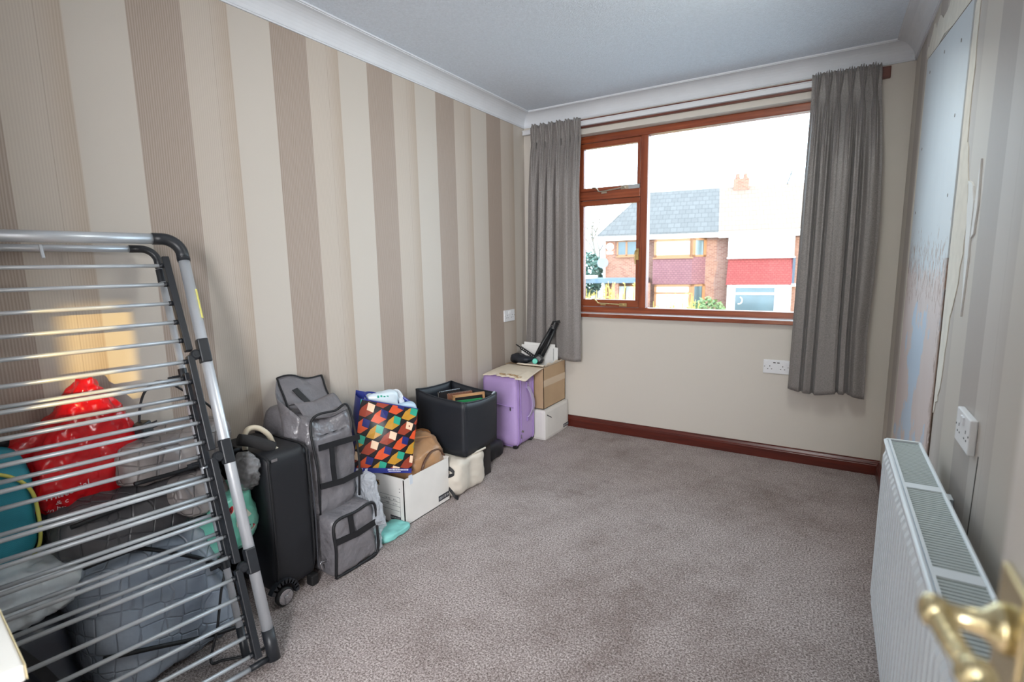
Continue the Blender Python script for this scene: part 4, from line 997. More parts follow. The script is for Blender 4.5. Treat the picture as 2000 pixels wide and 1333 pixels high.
# purple suitcase ---------------------------------------------------------------
m_purple = M('purple_fabric', (186, 160, 214), 0.6, var=0.05, vscale=400, bump=0.2, bscale=600, bdist=0.0008)
m_purple_d = M('purple_trim', (160, 134, 192), 0.55, var=0.05)
def purple_case():
    x0, x1, y0, y1, z0, z1 = 0.030, 0.305, 3.238, 3.498, 0.018, 0.505
    t = thing('purple_suitcase', 'lilac fabric cabin suitcase standing under the torn cardboard flap', 'suitcase', ((x0+x1)/2, (y0+y1)/2, 0))
    cx, cy, cz = (x0+x1)/2, (y0+y1)/2, (z0+z1)/2
    MB().soft((cx, cy, cz), ((x1-x0)/2, (y1-y0)/2, (z1-z0)/2), e=11, n=14, amp=0.004, freq=6, seed=21).build('body', m_purple, t, smooth=True)
    def loop(y, inset=0.0):
        r = 0.045; P = []
        for (ccx, ccz, a0) in ((x1-r-inset, z1-r-inset, 0), (x0+r+inset, z1-r-inset, PI/2), (x0+r+inset, z0+r+inset, PI), (x1-r-inset, z0+r+inset, 1.5*PI)):
            P += [(ccx + (r+0.002)*math.cos(a0+k*PI/12), y, ccz + (r+0.002)*math.sin(a0+k*PI/12)) for k in range(7)]
        return P
    b = MB(); b.tube(loop(y0+0.030), 0.006, 8, closed=True); b.tube(loop(y0+0.062), 0.004, 8, closed=True); b.tube(loop(y1-0.03), 0.006, 8, closed=True)
    b.build('piping', m_purple_d, t, smooth=True)
    b = MB(); b.tube([(x0+0.03, y0-0.002, 0.315), (0.15, y0-0.006, 0.312), (x1-0.022, y0-0.004, 0.300)], 0.004, 8); b.build('pocket_zip', m_purple_d, t, smooth=True)
    MB().box((x1-0.045, y0-0.010, 0.276), (x1-0.037, y0-0.005, 0.302)).build('zip_puller', m_chrome, t, bevel=0.001)
    b = MB(); b.obox((x1+0.006, y0+0.070, 0.118), (0.002, 0, 0), (0, 0.014, -0.006), (0, 0.003, 0.006)); b.obox((x1+0.006, y0+0.055, 0.085), (0.002, 0, 0), (0, 0.004, 0), (0, 0, 0.014)); b.build('zip_puller', m_chrome, t)
    h = MB(); strap(h, bez([(x1+0.004, 3.385, 0.420), (x1+0.022, 3.395, 0.385), (x1+0.040, 3.400, 0.33), (x1+0.040, 3.405, 0.27), (x1+0.016, 3.405, 0.215), (x1+0.004, 3.395, 0.200)], 4), 0.026, (0, 1, 0), 0.0035); h.build('carry_handle', M('lilac_handle', (172, 160, 190), 0.5), t)
    h = MB(); h.box((x1, 3.370, 0.405), (x1+0.008, 3.402, 0.455)); h.box((x1, 3.378, 0.170), (x1+0.008, 3.420, 0.205)); h.build('handle_mount', m_purple_d, t, bevel=0.004)
    MB().lathe((x1+0.004, 3.386, 0.432), (1, 0, 0), [(0.007, 0), (0.007, 0.006), (0.004, 0.007)], 12).build('rivet', m_chrome, t)
    for xx in (x1-0.03, x0+0.03):
        MB().box((xx-0.028, y1-0.055, 0.012), (xx+0.022, y1+0.002, 0.135)).build('wheel_guard', m_black_plastic, t, bevel=0.010)
        MB().lathe((xx-0.012, y1-0.020, 0.026), (1, 0, 0), [(0.02, 0), (0.026, 0.002), (0.026, 0.022), (0.02, 0.024)], 20).build('wheel', m_rubber, t, smooth=True)
        MB().box((xx-0.015, y0+0.02, 0.0), (xx+0.015, y0+0.05, 0.03)).build('foot', m_rubber, t, bevel=0.004)
purple_case()

# boxes in the corner -------------------------------------------------------------
def corner_white():
    x0, x1, y0, y1, h = 0.040, 0.386, 3.505, 3.885, 0.222
    t = thing('archive_box', 'white archive box at the bottom of the corner stack by the skirting', 'box', (0.21, 3.70, 0))
    MB().soft(((x0+x1)/2, (y0+y1)/2, h/2), ((x1-x0)/2, (y1-y0)/2, h/2), e=30, n=10, amp=0.002, freq=5, seed=2).build('carton', m_white_card, t, smooth=False)
    MB().box((x1+0.0004, y1-0.095, 0.022), (x1+0.0022, y1-0.008, 0.046)).build('logo_bar', m_print_dark, t)
    k = MB(); L_ = []; lettering(L_, None, 9, 0.006, 0.012, 8)
    for (a, c, w_, h_) in L_: k.box((x1+0.0023, y1-0.091+a, 0.028+c), (x1+0.0027, y1-0.091+a+w_, 0.028+c+h_))
    k.build('logo_lettering', m_print_white, t)['kind'] = 'stuff'
    MB().obox((x1+0.001, y0+0.055, h-0.052), (0.001, 0, 0), (0, 0.035, -0.018), (0, 0.0012, 0.0025)).build('slit', m_print_dark, t)
corner_white()
m_kraft = M('brown_cardboard', (186, 158, 126), 0.75, var=0.05, vscale=6, bump=0.1, bscale=80)
m_kraft_pale = M('pale_torn_card', (216, 204, 186), 0.85, var=0.05, vscale=20)
def brown_box():
    x0, x1, y0, y1, z0, z1, th = 0.045, 0.362, 3.525, 3.870, 0.2245, 0.532, 0.004
    t = thing('cardboard_box', 'brown cardboard box on the white one in the corner with torn open flap', 'box', (0.205, 3.71, z0))
    b = MB(); b.box((x0, y0, z0), (x1, y1, z0+th)); b.box((x0, y0, z0), (x0+th, y1, z1)); b.box((x1-th, y0, z0), (x1, y1, z1)); b.box((x0, y0, z0), (x1, y0+th, z1)); b.box((x0, y1-th, z0), (x1, y1, z1))
    b.build('carton', m_kraft, t)
    MB().box((x1+0.0002, y0, 0.385), (x1+0.0012, y1, 0.435)).build('parcel_tape', M('clear_tape', (206, 184, 158), 0.25, var=0), t)
    # torn flap folded out over the suitcase
    rnd = random.Random(5)
    def flap(u, v):
        xa, xb = 0.075, 0.372
        x = lerp(xa, xb, u) + 0.012*v; y = y0 - v*(0.355 - 0.055*u + 0.012*math.sin(u*17) + 0.008*math.sin(u*41))
        z = z1 + 0.003 - 0.022*v*v + 0.012*math.sin(u*3+1)*v - 0.01*max(0, u-0.8)*5*v
        return Vector((x, y, z))
    f = MB().grid(flap, 36, 12).build('torn_flap', m_kraft_pale, t, smooth=True); f.modifiers.new('solidify', 'SOLIDIFY').thickness = 0.004
    e = MB()
    for i in range(18):
        u = 0.38 + 0.5*i/18; p = flap(u, 0.90 + 0.03*math.sin(i*1.7)); e.obox(p + Vector((0, 0, 0.004)), (0.006+0.004*rnd.random(), 0.002*rnd.uniform(-1, 1), 0), (0, 0.004+0.003*rnd.random(), 0), (0, 0, 0.0012))
    e.build('torn_edge', m_card_in, t)
    def fl2(u, v): return Vector((lerp(x0+0.12, x1+0.02, u), y0 + 0.004 - 0.045*v, z1 + 0.004 + 0.020*v*(1-v)*2 + 0.012*v))
    f = MB().grid(fl2, 10, 4).build('inner_flap', m_kraft_pale, t, smooth=True); f.modifiers.new('solidify', 'SOLIDIFY').thickness = 0.003
    def fl3(u, v): return Vector((x1 - 0.002 + 0.010*v, lerp(y0, y1, u), z1 - 0.004 + 0.028*v*(0.5+0.5*math.sin(u*9)**2)))
    f = MB().grid(fl3, 24, 3).build('torn_rim', m_kraft_pale, t, smooth=True); f.modifiers.new('solidify', 'SOLIDIFY').thickness = 0.003
brown_box()
m_white_board = M('white_board', (232, 232, 230), 0.5, var=0.02)
t = thing('picture_mount', 'wide white panel with a grey slot standing in the cardboard box', 'panel', (0.21, 3.742, 0.24))
MB().obox((0.208, 3.742, 0.440), (0.147, 0.014, -0.006), (0, 0.004, -0.0004), (0.004, 0.004, 0.203)).build('panel', m_white_board, t, bevel=0.001)
MB().obox((0.327, 3.7495, 0.585), (0.0016, 0, 0), (0, 0.0006, 0), (0.0006, 0, 0.045)).build('slot', M('grey_line', (120, 122, 124), 0.5), t)
o = MB().obox((0.200, 3.757, 0.448), (0.125, 0.012, -0.005), (0, 0.003, 0), (0.004, 0.004, 0.214)).build('white_card', m_white_board, None, loc=(0.20, 3.757, 0.24)); tag(o, 'plain white card behind the slotted white panel in the cardboard box', 'card')
t = thing('tripod', 'folded black camera tripod sticking out of the cardboard box', 'tripod', (0.27, 3.70, 0.5))
m_tri = M('tripod_black', (28, 30, 33), 0.35, var=0.05)
a, bb = Vector((0.235, 3.650, 0.545)), Vector((0.352, 3.715, 0.805))
for k in range(3):
    off = Vector((0.018*math.cos(2.1*k), 0.018*math.sin(2.1*k), 0))
    l = MB().tube([a + off*1.7, a.lerp(bb, 0.45) + off*1.5, bb + off*0.8], [0.011, 0.0135, 0.0135], 10); l.build('leg', m_tri, t, smooth=True)
h = MB().tube([bb - (bb-a)*0.08, bb + (bb-a)*0.10], 0.026, 12); h.obox(bb + (bb-a)*0.10, (0.024, 0, 0.006), (0, 0.016, 0), (-0.002, 0, 0.010)); h.tube([bb + Vector((-0.02, 0, 0.01)), bb + Vector((0.03, -0.02, 0.02))], 0.007, 8); h.build('head', m_tri)
h = bpy.data.objects['head']; h.parent = t; h.matrix_parent_inverse = parent_matrix(t).inverted()
k_ = MB()
for p in ((0.352, 3.684, 0.810), (0.372, 3.688, 0.824), (0.338, 3.682, 0.802), (0.365, 3.682, 0.794)): k_.lathe(p, (0, -1, 0), [(0.003, 0), (0.003, 0.004)], 8)
k_.build('chrome_screws', m_chrome, t)
s = MB(); p0, p1 = Vector((0.070, 3.640, 0.660)), Vector((0.238, 3.640, 0.570)); d = (p1-p0).normalized(); nn_ = Vector((0, 1, 0)).cross(d)
s.tube([p0, p0.lerp(p1, 0.2)], 0.005, 8)
for sg in (-1, 1): s.obox(p0.lerp(p1, 0.6) + nn_*sg*0.0085, d*0.068, (0, 0.004, 0), nn_*0.0028)
for i in range(9): s.obox(p0.lerp(p1, 0.24 + 0.085*i), d*0.003, (0, 0.004, 0), nn_*0.009)
s.build('slotted_bar', m_tri, t)
b = MB().lathe((0.258, 3.645, 0.562), (0.35, -0.9, 0.2), [(0.036, -0.03), (0.040, 0), (0.036, 0.02), (0.02, 0.025)], 8); b.build('collar', m_tri, t)
t = thing('bottle', 'mint green capped bottle lying on the cardboard box under the tripod', 'bottle', (0.262, 3.59, 0.55))
ax_ = Vector((0.42, -0.86, 0.10))
MB().lathe(Vector((0.262, 3.585, 0.560)), ax_, [(0.017, -0.05), (0.0175, 0.0), (0.0175, 0.018)], 20).build('body', M('pale_mint', (176, 214, 204), 0.35), t, smooth=True)
MB().lathe(Vector((0.262, 3.585, 0.560)), ax_, [(0.019, 0.010), (0.0195, 0.034), (0.018, 0.036), (0.017, 0.033)], 20).build('cap', M('mint_cap', (60, 196, 172), 0.35), t)
def scarf_fn(q, w): return w.x, w.y, w.z * (1 - 0.35*q.x) 
o = MB().soft((0.150, 3.600, 0.566), (0.095, 0.055, 0.026), e=2.6, n=14, amp=0.020, freq=13, seed=31, rot=-0.25, fn=scarf_fn).build('black_pouch', M('black_soft_cloth', (32, 36, 44), 0.5, var=0.1), None, smooth=True, loc=(0.15, 3.60, 0.535)); tag(o, 'crumpled black cloth pouch on the torn cardboard by the wall', 'pouch')

# ------------------------------------------------------------------ the heap behind the airer
def quilt_mat(name, col, lo):
    k = NT(name); k.b.inputs['Roughness'].default_value = 0.36
    v = k.new('ShaderNodeTexVoronoi'); v.feature = 'DISTANCE_TO_EDGE'; v.inputs['Scale'].default_value = 1.0; setin(v, 'Randomness', 0.30)
    k.link(k.mapping((19, 19, 19), (0.3, 0.2, 0.5)), v.inputs['Vector'])
    e = k.ramp(v.outputs['Distance'], [(0.0, (0,)*3), (0.06, (1,)*3)])
    n = k.noise(5, 3)
    c = k.ramp(n, [(0.3, lin(lo)), (0.7, lin(col))])
    k.link(k.mix(e, k.mix(0.24, c, lin((60, 62, 68))), c), k.b.inputs['Base Color']); k.bump(k.math('ADD', k.math('MULTIPLY', e, 0.35), k.noise(9, 4)), 0.55, 0.018); return k.m
m_quilt_blue = quilt_mat('quilted_grey_fabric', (168, 178, 192), (132, 142, 156))
m_quilt_taupe = quilt_mat('quilted_taupe_fabric', (152, 144, 142), (122, 115, 113))
m_quilt_dark = quilt_mat('quilted_dark_fabric', (92, 90, 92), (62, 60, 63))
m_dark_bag = M('dark_grey_nylon', (58, 61, 70), 0.40, var=0.15, vscale=6, bump=0.4, bscale=12, bdist=0.012)
def lean(k, z0=0.0): return lambda q, w: (w.x - k*w.z, w.y, w.z)
def quilted(label, c, half, rot, seed, mat, band, e=5, k=0.28):
    t = thing('quilted_bag', label, 'storage bag', (c[0], c[1], c[2]-half[2]))
    MB().soft(c, half, e=e, n=22, amp=0.026, freq=5.5, seed=seed, rot=rot, fine=0.006, fn=lean(k)).build('body', mat, t, smooth=True)
    R = Matrix.Rotation(rot, 3, 'Z')
    for pts in band:
        MB().tube(bez([Vector(c) + R @ Vector((p[0]*half[0] - k*p[2]*half[2], p[1]*half[1], p[2]*half[2])) for p in pts], 8), 0.007, 8).build('edge_binding', m_black_trim, t, smooth=True)
    return t
quilted('large blue grey quilted bag bulging behind the lower airer rungs', (0.195, 1.055, 0.205), (0.150, 0.200, 0.195), 0.13, 41, m_quilt_blue,
        [[(0.2, -0.95, 1.06), (0.75, -0.3, 1.06), (1.10, 0.25, 0.74), (1.14, 0.75, 0.30), (1.05, 1.02, -0.2)], [(0.95, -1.0, -0.15), (1.16, -0.4, -0.35), (1.16, 0.3, -0.66), (1.10, 0.95, -0.9)]])
quilted('taupe quilted bag lying on top of the heap under the plug', (0.120, 1.215, 0.640), (0.100, 0.172, 0.066), 0.05, 43, m_quilt_taupe,
        [[(1.10, -1.0, -0.6), (1.16, 0, -0.7), (1.10, 1.0, -0.6)]])
quilted('dark quilted bag in the middle of the heap below the red bag', (0.145, 1.085, 0.490), (0.115, 0.225, 0.082), 0.12, 47, m_quilt_dark,
        [[(1.10, -1.0, 0.70), (1.17, 0, 0.75), (1.10, 1.0, 0.6)], [(1.10, -1.0, -0.7), (1.15, 0, -0.85), (1.10, 1.0, -0.7)]])
o = MB().soft((0.235, 1.235, 0.505), (0.045, 0.085, 0.065), e=4, n=12, amp=0.014, freq=9, seed=49, rot=0.2, fn=lean(0.5)).build('folded_quilt', m_quilt_taupe, None, smooth=True, loc=(0.235, 1.235, 0.44)); tag(o, 'grey quilted flap folded over the black binding beside the mint bag', 'quilt')
t = thing('dark_holdall', 'dark grey nylon holdall on the carpet in the lower left behind the rungs', 'holdall', (0.17, 0.69, 0))
MB().soft((0.165, 0.690, 0.155), (0.140, 0.160, 0.150), e=5, n=18, amp=0.022, freq=6, seed=51, fine=0.004, fn=lean(0.3)).build('body', m_dark_bag, t, smooth=True)
s = MB(); strap(s, bez([(0.275, 0.72, 0.28), (0.315, 0.76, 0.20), (0.335, 0.79, 0.11), (0.335, 0.80, 0.03)], 4), 0.026, (0, 1, 0.3), 0.003); s.build('strap', m_black_trim, t)
o = MB().soft((0.065, 0.800, 0.480), (0.060, 0.16, 0.14), e=4, n=12, amp=0.012, freq=7, seed=55).build('black_backpack', m_black_fabric, None, smooth=True, loc=(0.065, 0.80, 0.34)); tag(o, 'black fabric backpack against the wall between teal bag and red bag', 'backpack')
m_white_poly = M('white_carrier_plastic', (222, 230, 234), 0.30, var=0.03, bump=0.8, bscale=14, bdist=0.014)
o = MB().soft((0.150, 0.765, 0.385), (0.105, 0.160, 0.075), e=3.0, n=22, amp=0.030, freq=9, seed=57, fine=0.012, fn=lean(0.5)).build('carrier_bag', m_white_poly, None, smooth=True, loc=(0.15, 0.765, 0.31)); tag(o, 'white plastic carrier bag crumpled below the teal bag', 'carrier bag')
def teal_mat():
    k = NT('teal_mesh_fabric'); k.b.inputs['Roughness'].default_value = 0.6
    c = k.new('ShaderNodeTexChecker'); c.inputs['Scale'].default_value = 1.0; k.link(k.mapping((330, 330, 330)), c.inputs['Vector'])
    n = k.noise(7, 2)
    base = k.ramp(n, [(0.3, lin((24, 118, 134))), (0.7, lin((60, 166, 186)))])
    k.link(k.mix(k.math('MULTIPLY', c.outputs['Fac'], 0.22), base, lin((16, 84, 104))), k.b.inputs['Base Color']); return k.m
t = thing('cool_bag', 'teal mesh bag with yellow piping on the heap at the left', 'bag', (0.11, 0.70, 0.46))
MB().soft((0.105, 0.705, 0.620), (0.082, 0.138, 0.160), e=4.5, n=16, amp=0.010, freq=6, seed=61, fn=lean(0.15)).build('body', teal_mat(), t, smooth=True)
y = MB(); y.tube(bez([(0.168, 0.590, 0.728), (0.178, 0.68, 0.735), (0.178, 0.775, 0.718), (0.178, 0.828, 0.66), (0.180, 0.838, 0.58), (0.182, 0.832, 0.50), (0.182, 0.810, 0.46)], 8), 0.0048, 8); y.build('piping', M('lime_piping', (206, 200, 96), 0.5), t, smooth=True)
b = MB().tube(bez([(0.10, 0.62, 0.770), (0.105, 0.72, 0.800), (0.100, 0.82, 0.780)], 6), 0.012, 8, flat=0.5); b.build('strap', m_black_trim, t, smooth=True)
# red carrier bag
m_red = M('red_polythene', (196, 14, 24), 0.20, var=0.14, vscale=7, bump=0.9, bscale=13, bdist=0.016, coat=0.3, detail=5)
def red_bag():
    t = thing('carrier_bag', 'shiny red plastic carrier bag with white lettering leaning on the wall', 'carrier bag', (0.11, 0.97, 0.55))
    def fn(q, w):
        s = (q.z + 1) / 2; k = 1 - 0.80 * max(0, (s - 0.42) / 0.58) ** 1.05; a = math.atan2(q.y, q.x)
        fold = 1 + (0.10 * abs(math.sin(a * 3.5 + 0.6)) - 0.05) * (0.3 + s)
        return w.x * (0.5 + 0.5*k) * fold - 0.020*s, w.y * k * fold + 0.050 * s - 0.02*(1-s), w.z
    o = MB().soft((0.104, 0.968, 0.735), (0.084, 0.135, 0.195), e=3.6, n=30, amp=0.020, freq=8, seed=71, fn=fn, fine=0.010).build('body', m_red, t, smooth=True)
    k = MB().soft((0.075, 0.890, 0.765), (0.045, 0.13, 0.035), e=2.4, n=12, amp=0.012, freq=12, seed=73, fn=lambda q, w: (w.x, w.y, w.z*(1-0.5*q.y) + 0.055*q.y)); k.build('loose_handle', m_red, t, smooth=True)
    from mathutils.bvhtree import BVHTree
    tree = BVHTree.FromPolygons([v.co.copy() for v in o.data.vertices], [tuple(p.vertices) for p in o.data.polygons])
    m_tx = M('white_bag_print', (236, 214, 216), 0.4, var=0)
    def text(s, y, z, size, slope, fade=None):
        cu = bpy.data.curves.new('bag_lettering', 'FONT'); cu.body = s; cu.size = size; cu.resolution_u = 3
        tmp = bpy.data.objects.new('tmp_text', cu); COL.objects.link(tmp)
        me = bpy.data.meshes.new_from_object(tmp.evaluated_get(bpy.context.evaluated_depsgraph_get())); bpy.data.objects.remove(tmp)
        bm = bmesh.new(); bm.from_mesh(me); bmesh.ops.subdivide_edges(bm, edges=[e for e in bm.edges if e.calc_length() > size*0.25], cuts=2)
        for v in bm.verts:
            yy, zz = y + v.co.x, z + v.co.y + slope*v.co.x
            hit = tree.ray_cast(Vector((0.5, yy, zz)), Vector((-1, 0, 0)))
            v.co = Vector(((hit[0].x if hit[0] else 0.19) + 0.0022, yy, zz))
        bm.to_mesh(me); bm.free(); me.materials.append(m_tx)
        ob = bpy.data.objects.new('lettering', me); COL.objects.link(ob); ob.parent = t; ob.matrix_parent_inverse = parent_matrix(t).inverted()
    text('material', 0.858, 0.606, 0.032, 0.10)
    text('& c', 0.880, 0.585, 0.020, 0.10)
    text('in br', 0.862, 0.564, 0.020, 0.10)
red_bag()
# mint bag with watermelon slices
def melon_mat():
    k = NT('mint_foil'); k.b.inputs['Roughness'].default_value = 0.28
    k.link(k.ramp(k.noise(9, 3), [(0.3, lin((112, 206, 182))), (0.7, lin((150, 224, 206)))]), k.b.inputs['Base Color']); k.bump(k.noise(24, 4), 0.6, 0.01); return k.m
def melon():
    t = thing('gift_bag', 'mint green bag printed with watermelon slices between quilted bag and black suitcase', 'bag', (0.24, 1.30, 0.25))
    o = MB().soft((0.215, 1.305, 0.365), (0.110, 0.088, 0.115), e=4, n=18, amp=0.016, freq=11, seed=81, rot=0.25, fine=0.005).build('body', melon_mat(), t, smooth=True)
    from mathutils.bvhtree import BVHTree
    tree = BVHTree.FromPolygons([v.co.copy() for v in o.data.vertices], [tuple(p.vertices) for p in o.data.polygons])
    names = [M('melon_red', (196, 30, 40), 0.35), M('melon_seed', (40, 18, 22), 0.4), M('melon_rind', (226, 226, 214), 0.4)]
    P = MB(); cam = Vector((2.0444, 0.3783, 1.2525))
    def patch(c, poly, mi, d):
        c = Vector(c); nr = (Vector((1.5, 0.9, 0.9)) - c).normalized(); a = Vector((0, 0, 1)).cross(nr).normalized(); b = nr.cross(a)
        vs = []
        for (x, y) in poly:
            p = c + a*x + b*y; hit = tree.ray_cast(p + nr*0.25, -nr)
            if not hit[0]: return
            vs.append(P.bm.verts.new(hit[0] + nr*d))
        f = P.bm.faces.new(vs); f.material_index = mi
    def slice_(c, r, rot):
        n = 10
        arc_ = lambda R: [(R*math.cos(rot + PI*i/n), R*math.sin(rot + PI*i/n)) for i in range(n+1)]
        A, B = arc_(r), arc_(r*1.18)
        patch(c, B, 2, 0.0015); patch(c, A, 0, 0.0025)
        for i in range(5):
            a = rot + PI*(0.15 + 0.175*i); q = r*(0.5 + 0.18*(i % 2)); patch(c, [(q*math.cos(a)+0.003*math.cos(b_), q*math.sin(a)+0.004*math.sin(b_)) for b_ in (0, 1.57, 3.14, 4.71)], 1, 0.0035)
    slice_((0.29, 1.355, 0.405), 0.034, 2.2); slice_((0.29, 1.360, 0.345), 0.032, 2.6); slice_((0.30, 1.205, 0.345), 0.030, 0.6); slice_((0.30, 1.285, 0.315), 0.028, 1.4); slice_((0.29, 1.29, 0.42), 0.02, 3.6)
    P.build('melon_print', names, t)
melon()
# plug and cable
m_cable = M('black_cable', (28, 29, 32), 0.45, var=0)
t = thing('plug_adaptor', 'black mains adaptor and cable lying on the taupe quilted bag', 'plug', (0.15, 1.12, 0.715))
MB().obox((0.150, 1.130, 0.738), (0.018, 0.008, 0), (-0.010, 0.020, 0.004), (0, -0.004, 0.024)).build('body', M('adaptor_black', (48, 50, 52), 0.4), t, bevel=0.005)
b = MB()
for d_ in (-0.010, 0.010, 0): b.obox((0.152+d_*0.6, 1.163, 0.744 + (0.010 if d_ == 0 else -0.004)), (0.0016, 0, 0), (0, 0.010, 0.002), (0, 0, 0.0032))
b.build('pins', m_chrome, t)
MB().tube(bez([(0.140, 1.125, 0.757), (0.125, 1.142, 0.815), (0.115, 1.165, 0.855), (0.110, 1.200, 0.878), (0.110, 1.240, 0.868), (0.120, 1.300, 0.815), (0.135, 1.355, 0.760), (0.150, 1.375, 0.700), (0.150, 1.370, 0.640)], 10), 0.0042, 8).build('cable', m_cable, t, smooth=True)
o = MB().tube(bez([(0.325, 1.262, 0.43), (0.335, 1.255, 0.36), (0.362, 1.235, 0.26), (0.378, 1.205, 0.19), (0.400, 1.170, 0.09), (0.430, 1.125, 0.012), (0.455, 1.150, 0.008), (0.500, 1.20, 0.008), (0.530, 1.27, 0.008)], 10), 0.0042, 8).build('loose_cable', m_cable, None, smooth=True, loc=(0.45, 1.15, 0)); tag(o, 'thin black cable trailing over the quilted bag onto the carpet', 'cable')

# near corner of a white chest at the lower left
chest = t = thing('white_chest', 'white painted chest with a yellow stained top in the near left corner', 'chest', (1.0, 0.585, 0))
def stain():
    k = NT('stained_white_paint'); k.b.inputs['Roughness'].default_value = 0.4
    n = k.noise(11, 4)
    X = k.xyz(); d = k.math('ADD', k.math('POWER', k.math('SUBTRACT', X[0], 0.955), 2.0), k.math('POWER', k.math('SUBTRACT', X[1], 0.540), 2.0))
    s = k.math('LESS_THAN', k.math('ADD', d, k.math('MULTIPLY', k.math('SUBTRACT', n, 0.5), 0.0010)), 0.00045)
    k.link(k.mix(k.math('MULTIPLY', s, 0.7), lin((222, 222, 216)), lin((196, 192, 96))), k.b.inputs['Base Color']); return k.m
MB().box((0.70, 0.035, 0.655), (1.10, 0.585, 0.680)).build('top', stain(), t, bevel=0.003)
MB().box((0.70, 0.5855, 0.657), (1.10, 0.5865, 0.680)).build('edge_band', M('cream_edging', (222, 208, 168), 0.5), t)
MB().box((0.715, 0.045, 0.05), (1.085, 0.560, 0.655)).build('carcass', m_white_paint, t, bevel=0.002)
for z0 in (0.07, 0.27, 0.47):
    d = MB().box((0.725, 0.5602, z0), (1.075, 0.575, z0+0.17)).build('drawer', m_white_paint, t, bevel=0.002)
    MB().lathe((0.90, 0.575, z0+0.085), (0, 1, 0), [(0.006, 0), (0.006, 0.01), (0.012, 0.014), (0.012, 0.02), (0.006, 0.024)], 14).build('knob', m_chrome, d, smooth=True)
MB().box((0.725, 0.06, 0), (1.075, 0.545, 0.05)).build('plinth', m_white_paint, t)

chest.rotation_euler = (0, 0, -0.112); chest.location = (1.0, 0.582, 0.020)
for ch in chest.children:
    if ch.name.startswith('plinth'): ch.location.z -= 0.0
# ------------------------------------------------------------------ outside
GZ = -2.70
def brick_mat():
    k = NT('house_brick'); k.b.inputs['Roughness'].default_value = 0.9
    br = k.new('ShaderNodeTexBrick'); k.link(k.mapping((1, 1, 1), (PI/2, 0, 0)), br.inputs['Vector'])
    br.inputs['Scale'].default_value = 1.0; br.inputs['Brick Width'].default_value = 0.225; br.inputs['Row Height'].default_value = 0.075; br.inputs['Mortar Size'].default_value = 0.008
    br.inputs['Color1'].default_value = lin((119, 68, 57)); br.inputs['Color2'].default_value = lin((148, 102, 88)); br.inputs['Mortar'].default_value = lin((154, 139, 127))
    n = k.noise(3.0, 4); k.link(k.mix(k.math('MULTIPLY', n, 0.5), br.outputs[0], lin((156, 119, 102))), k.b.inputs['Base Color']); return k.m
def tile_mat(name, c0, c1, w=0.18, h=0.11):
    k = NT(name); k.b.inputs['Roughness'].default_value = 0.8
    br = k.new('ShaderNodeTexBrick'); k.link(k.mapping((1, 1, 1), (PI/2, 0, 0)), br.inputs['Vector'])
    br.inputs['Brick Width'].default_value = w; br.inputs['Row Height'].default_value = h; br.inputs['Scale'].default_value = 1.0; br.inputs['Mortar Size'].default_value = 0.012
    br.inputs['Color1'].default_value = lin(c0); br.inputs['Color2'].default_value = lin(c1); br.inputs['Mortar'].default_value = lin(tuple(x*0.80 for x in c0))
    k.link(br.outputs[0], k.b.inputs['Base Color']); return k.m
m_brick = brick_mat(); m_roof_shade = tile_mat('roof_tile_shade', (86, 84, 84), (94, 92, 92), 0.33, 0.26); m_roof_sun = tile_mat('roof_tile_sun', (126, 108, 96), (134, 116, 102), 0.33, 0.26)  # roof tiles: shaded left half and sunlit right half put into the colours
m_hang_a = tile_mat('plum_hung_tile', (124, 84, 92), (132, 92, 98)); m_hang_b = tile_mat('red_hung_tile', (140, 60, 60), (146, 68, 66))
m_orange_wood = M('orange_window_timber', (152, 108, 76), 0.5, var=0.05); m_upvc = M('white_upvc', (255, 255, 255), 0.35, var=0.0)
m_pane = M('house_pane', (99, 114, 121), 0.06, var=0.15, vscale=0.8, spec=1.0); m_pane_dark = M('house_pane_dark', (72, 89, 97), 0.08, var=0.2, vscale=1.0, spec=0.9); m_net = M('net_curtain_pane', (255, 255, 255), 0.3, var=0.05)
house = thing('semi_detached_house', 'pair of brick semi detached houses with tiled bays across the street', 'house', (-2.48122574, 28.72824606, GZ), math.atan2(0.18168146, 0.98335744))
HM = parent_matrix(house)
def HB(name, mat, parent=None):
    """start a house part whose shapes are given in house coordinates: s along the front, off towards the street, h above our floor"""
    mb = MB(); return mb
def hfin(mb, name, mat, parent=None):
    bmesh.ops.recalc_face_normals(mb.bm, faces=mb.bm.faces[:]); me = bpy.data.meshes.new(name); mb.bm.to_mesh(me); mb.bm.free()
    for m in (mat if isinstance(mat, (list, tuple)) else [mat]): me.materials.append(m)
    o = bpy.data.objects.new(name, me); COL.objects.link(o); o.parent = parent or house; return o
H = lambda s, off, h: Vector((s, -off, h - GZ))
def hbox(mb, s0, s1, o0, o1, h0, h1, mi=0): return mb.box((s0, -o1, h0 - GZ), (s1, -o0, h1 - GZ), mi)
hfin(hbox(MB(), -6.25, 9.0, -7, 0, GZ, 2.55), 'wall', m_brick)
EH, RH, RD = 2.66, 5.25, 3.6
b = MB(); b.prism([H(-6.6, 0.35, EH), H(-0.45, 0.35, EH), H(-0.45, -RD, RH), H(-4.7, -RD, RH)], (0, 0.05, 0.10)); b.prism([H(-6.6, 0.35, EH), H(-4.7, -RD, RH), H(-6.6, -2*RD, EH)], (0.0, 0, 0.10)); hfin(b, 'roof', m_roof_shade)
b = MB(); b.prism([H(-0.45, 0.35, EH), H(9.3, 0.35, EH), H(9.3, -RD, RH), H(-0.45, -RD, RH)], (0, 0.05, 0.10)); hfin(b, 'roof', m_roof_sun)
hfin(hbox(MB(), -6.6, -0.45, 0.30, 0.42, 2.44, 2.66), 'gutter', m_upvc); hfin(hbox(MB(), -0.45, 9.3, 0.30, 0.44, 2.40, 2.70), 'gutter', m_upvc)
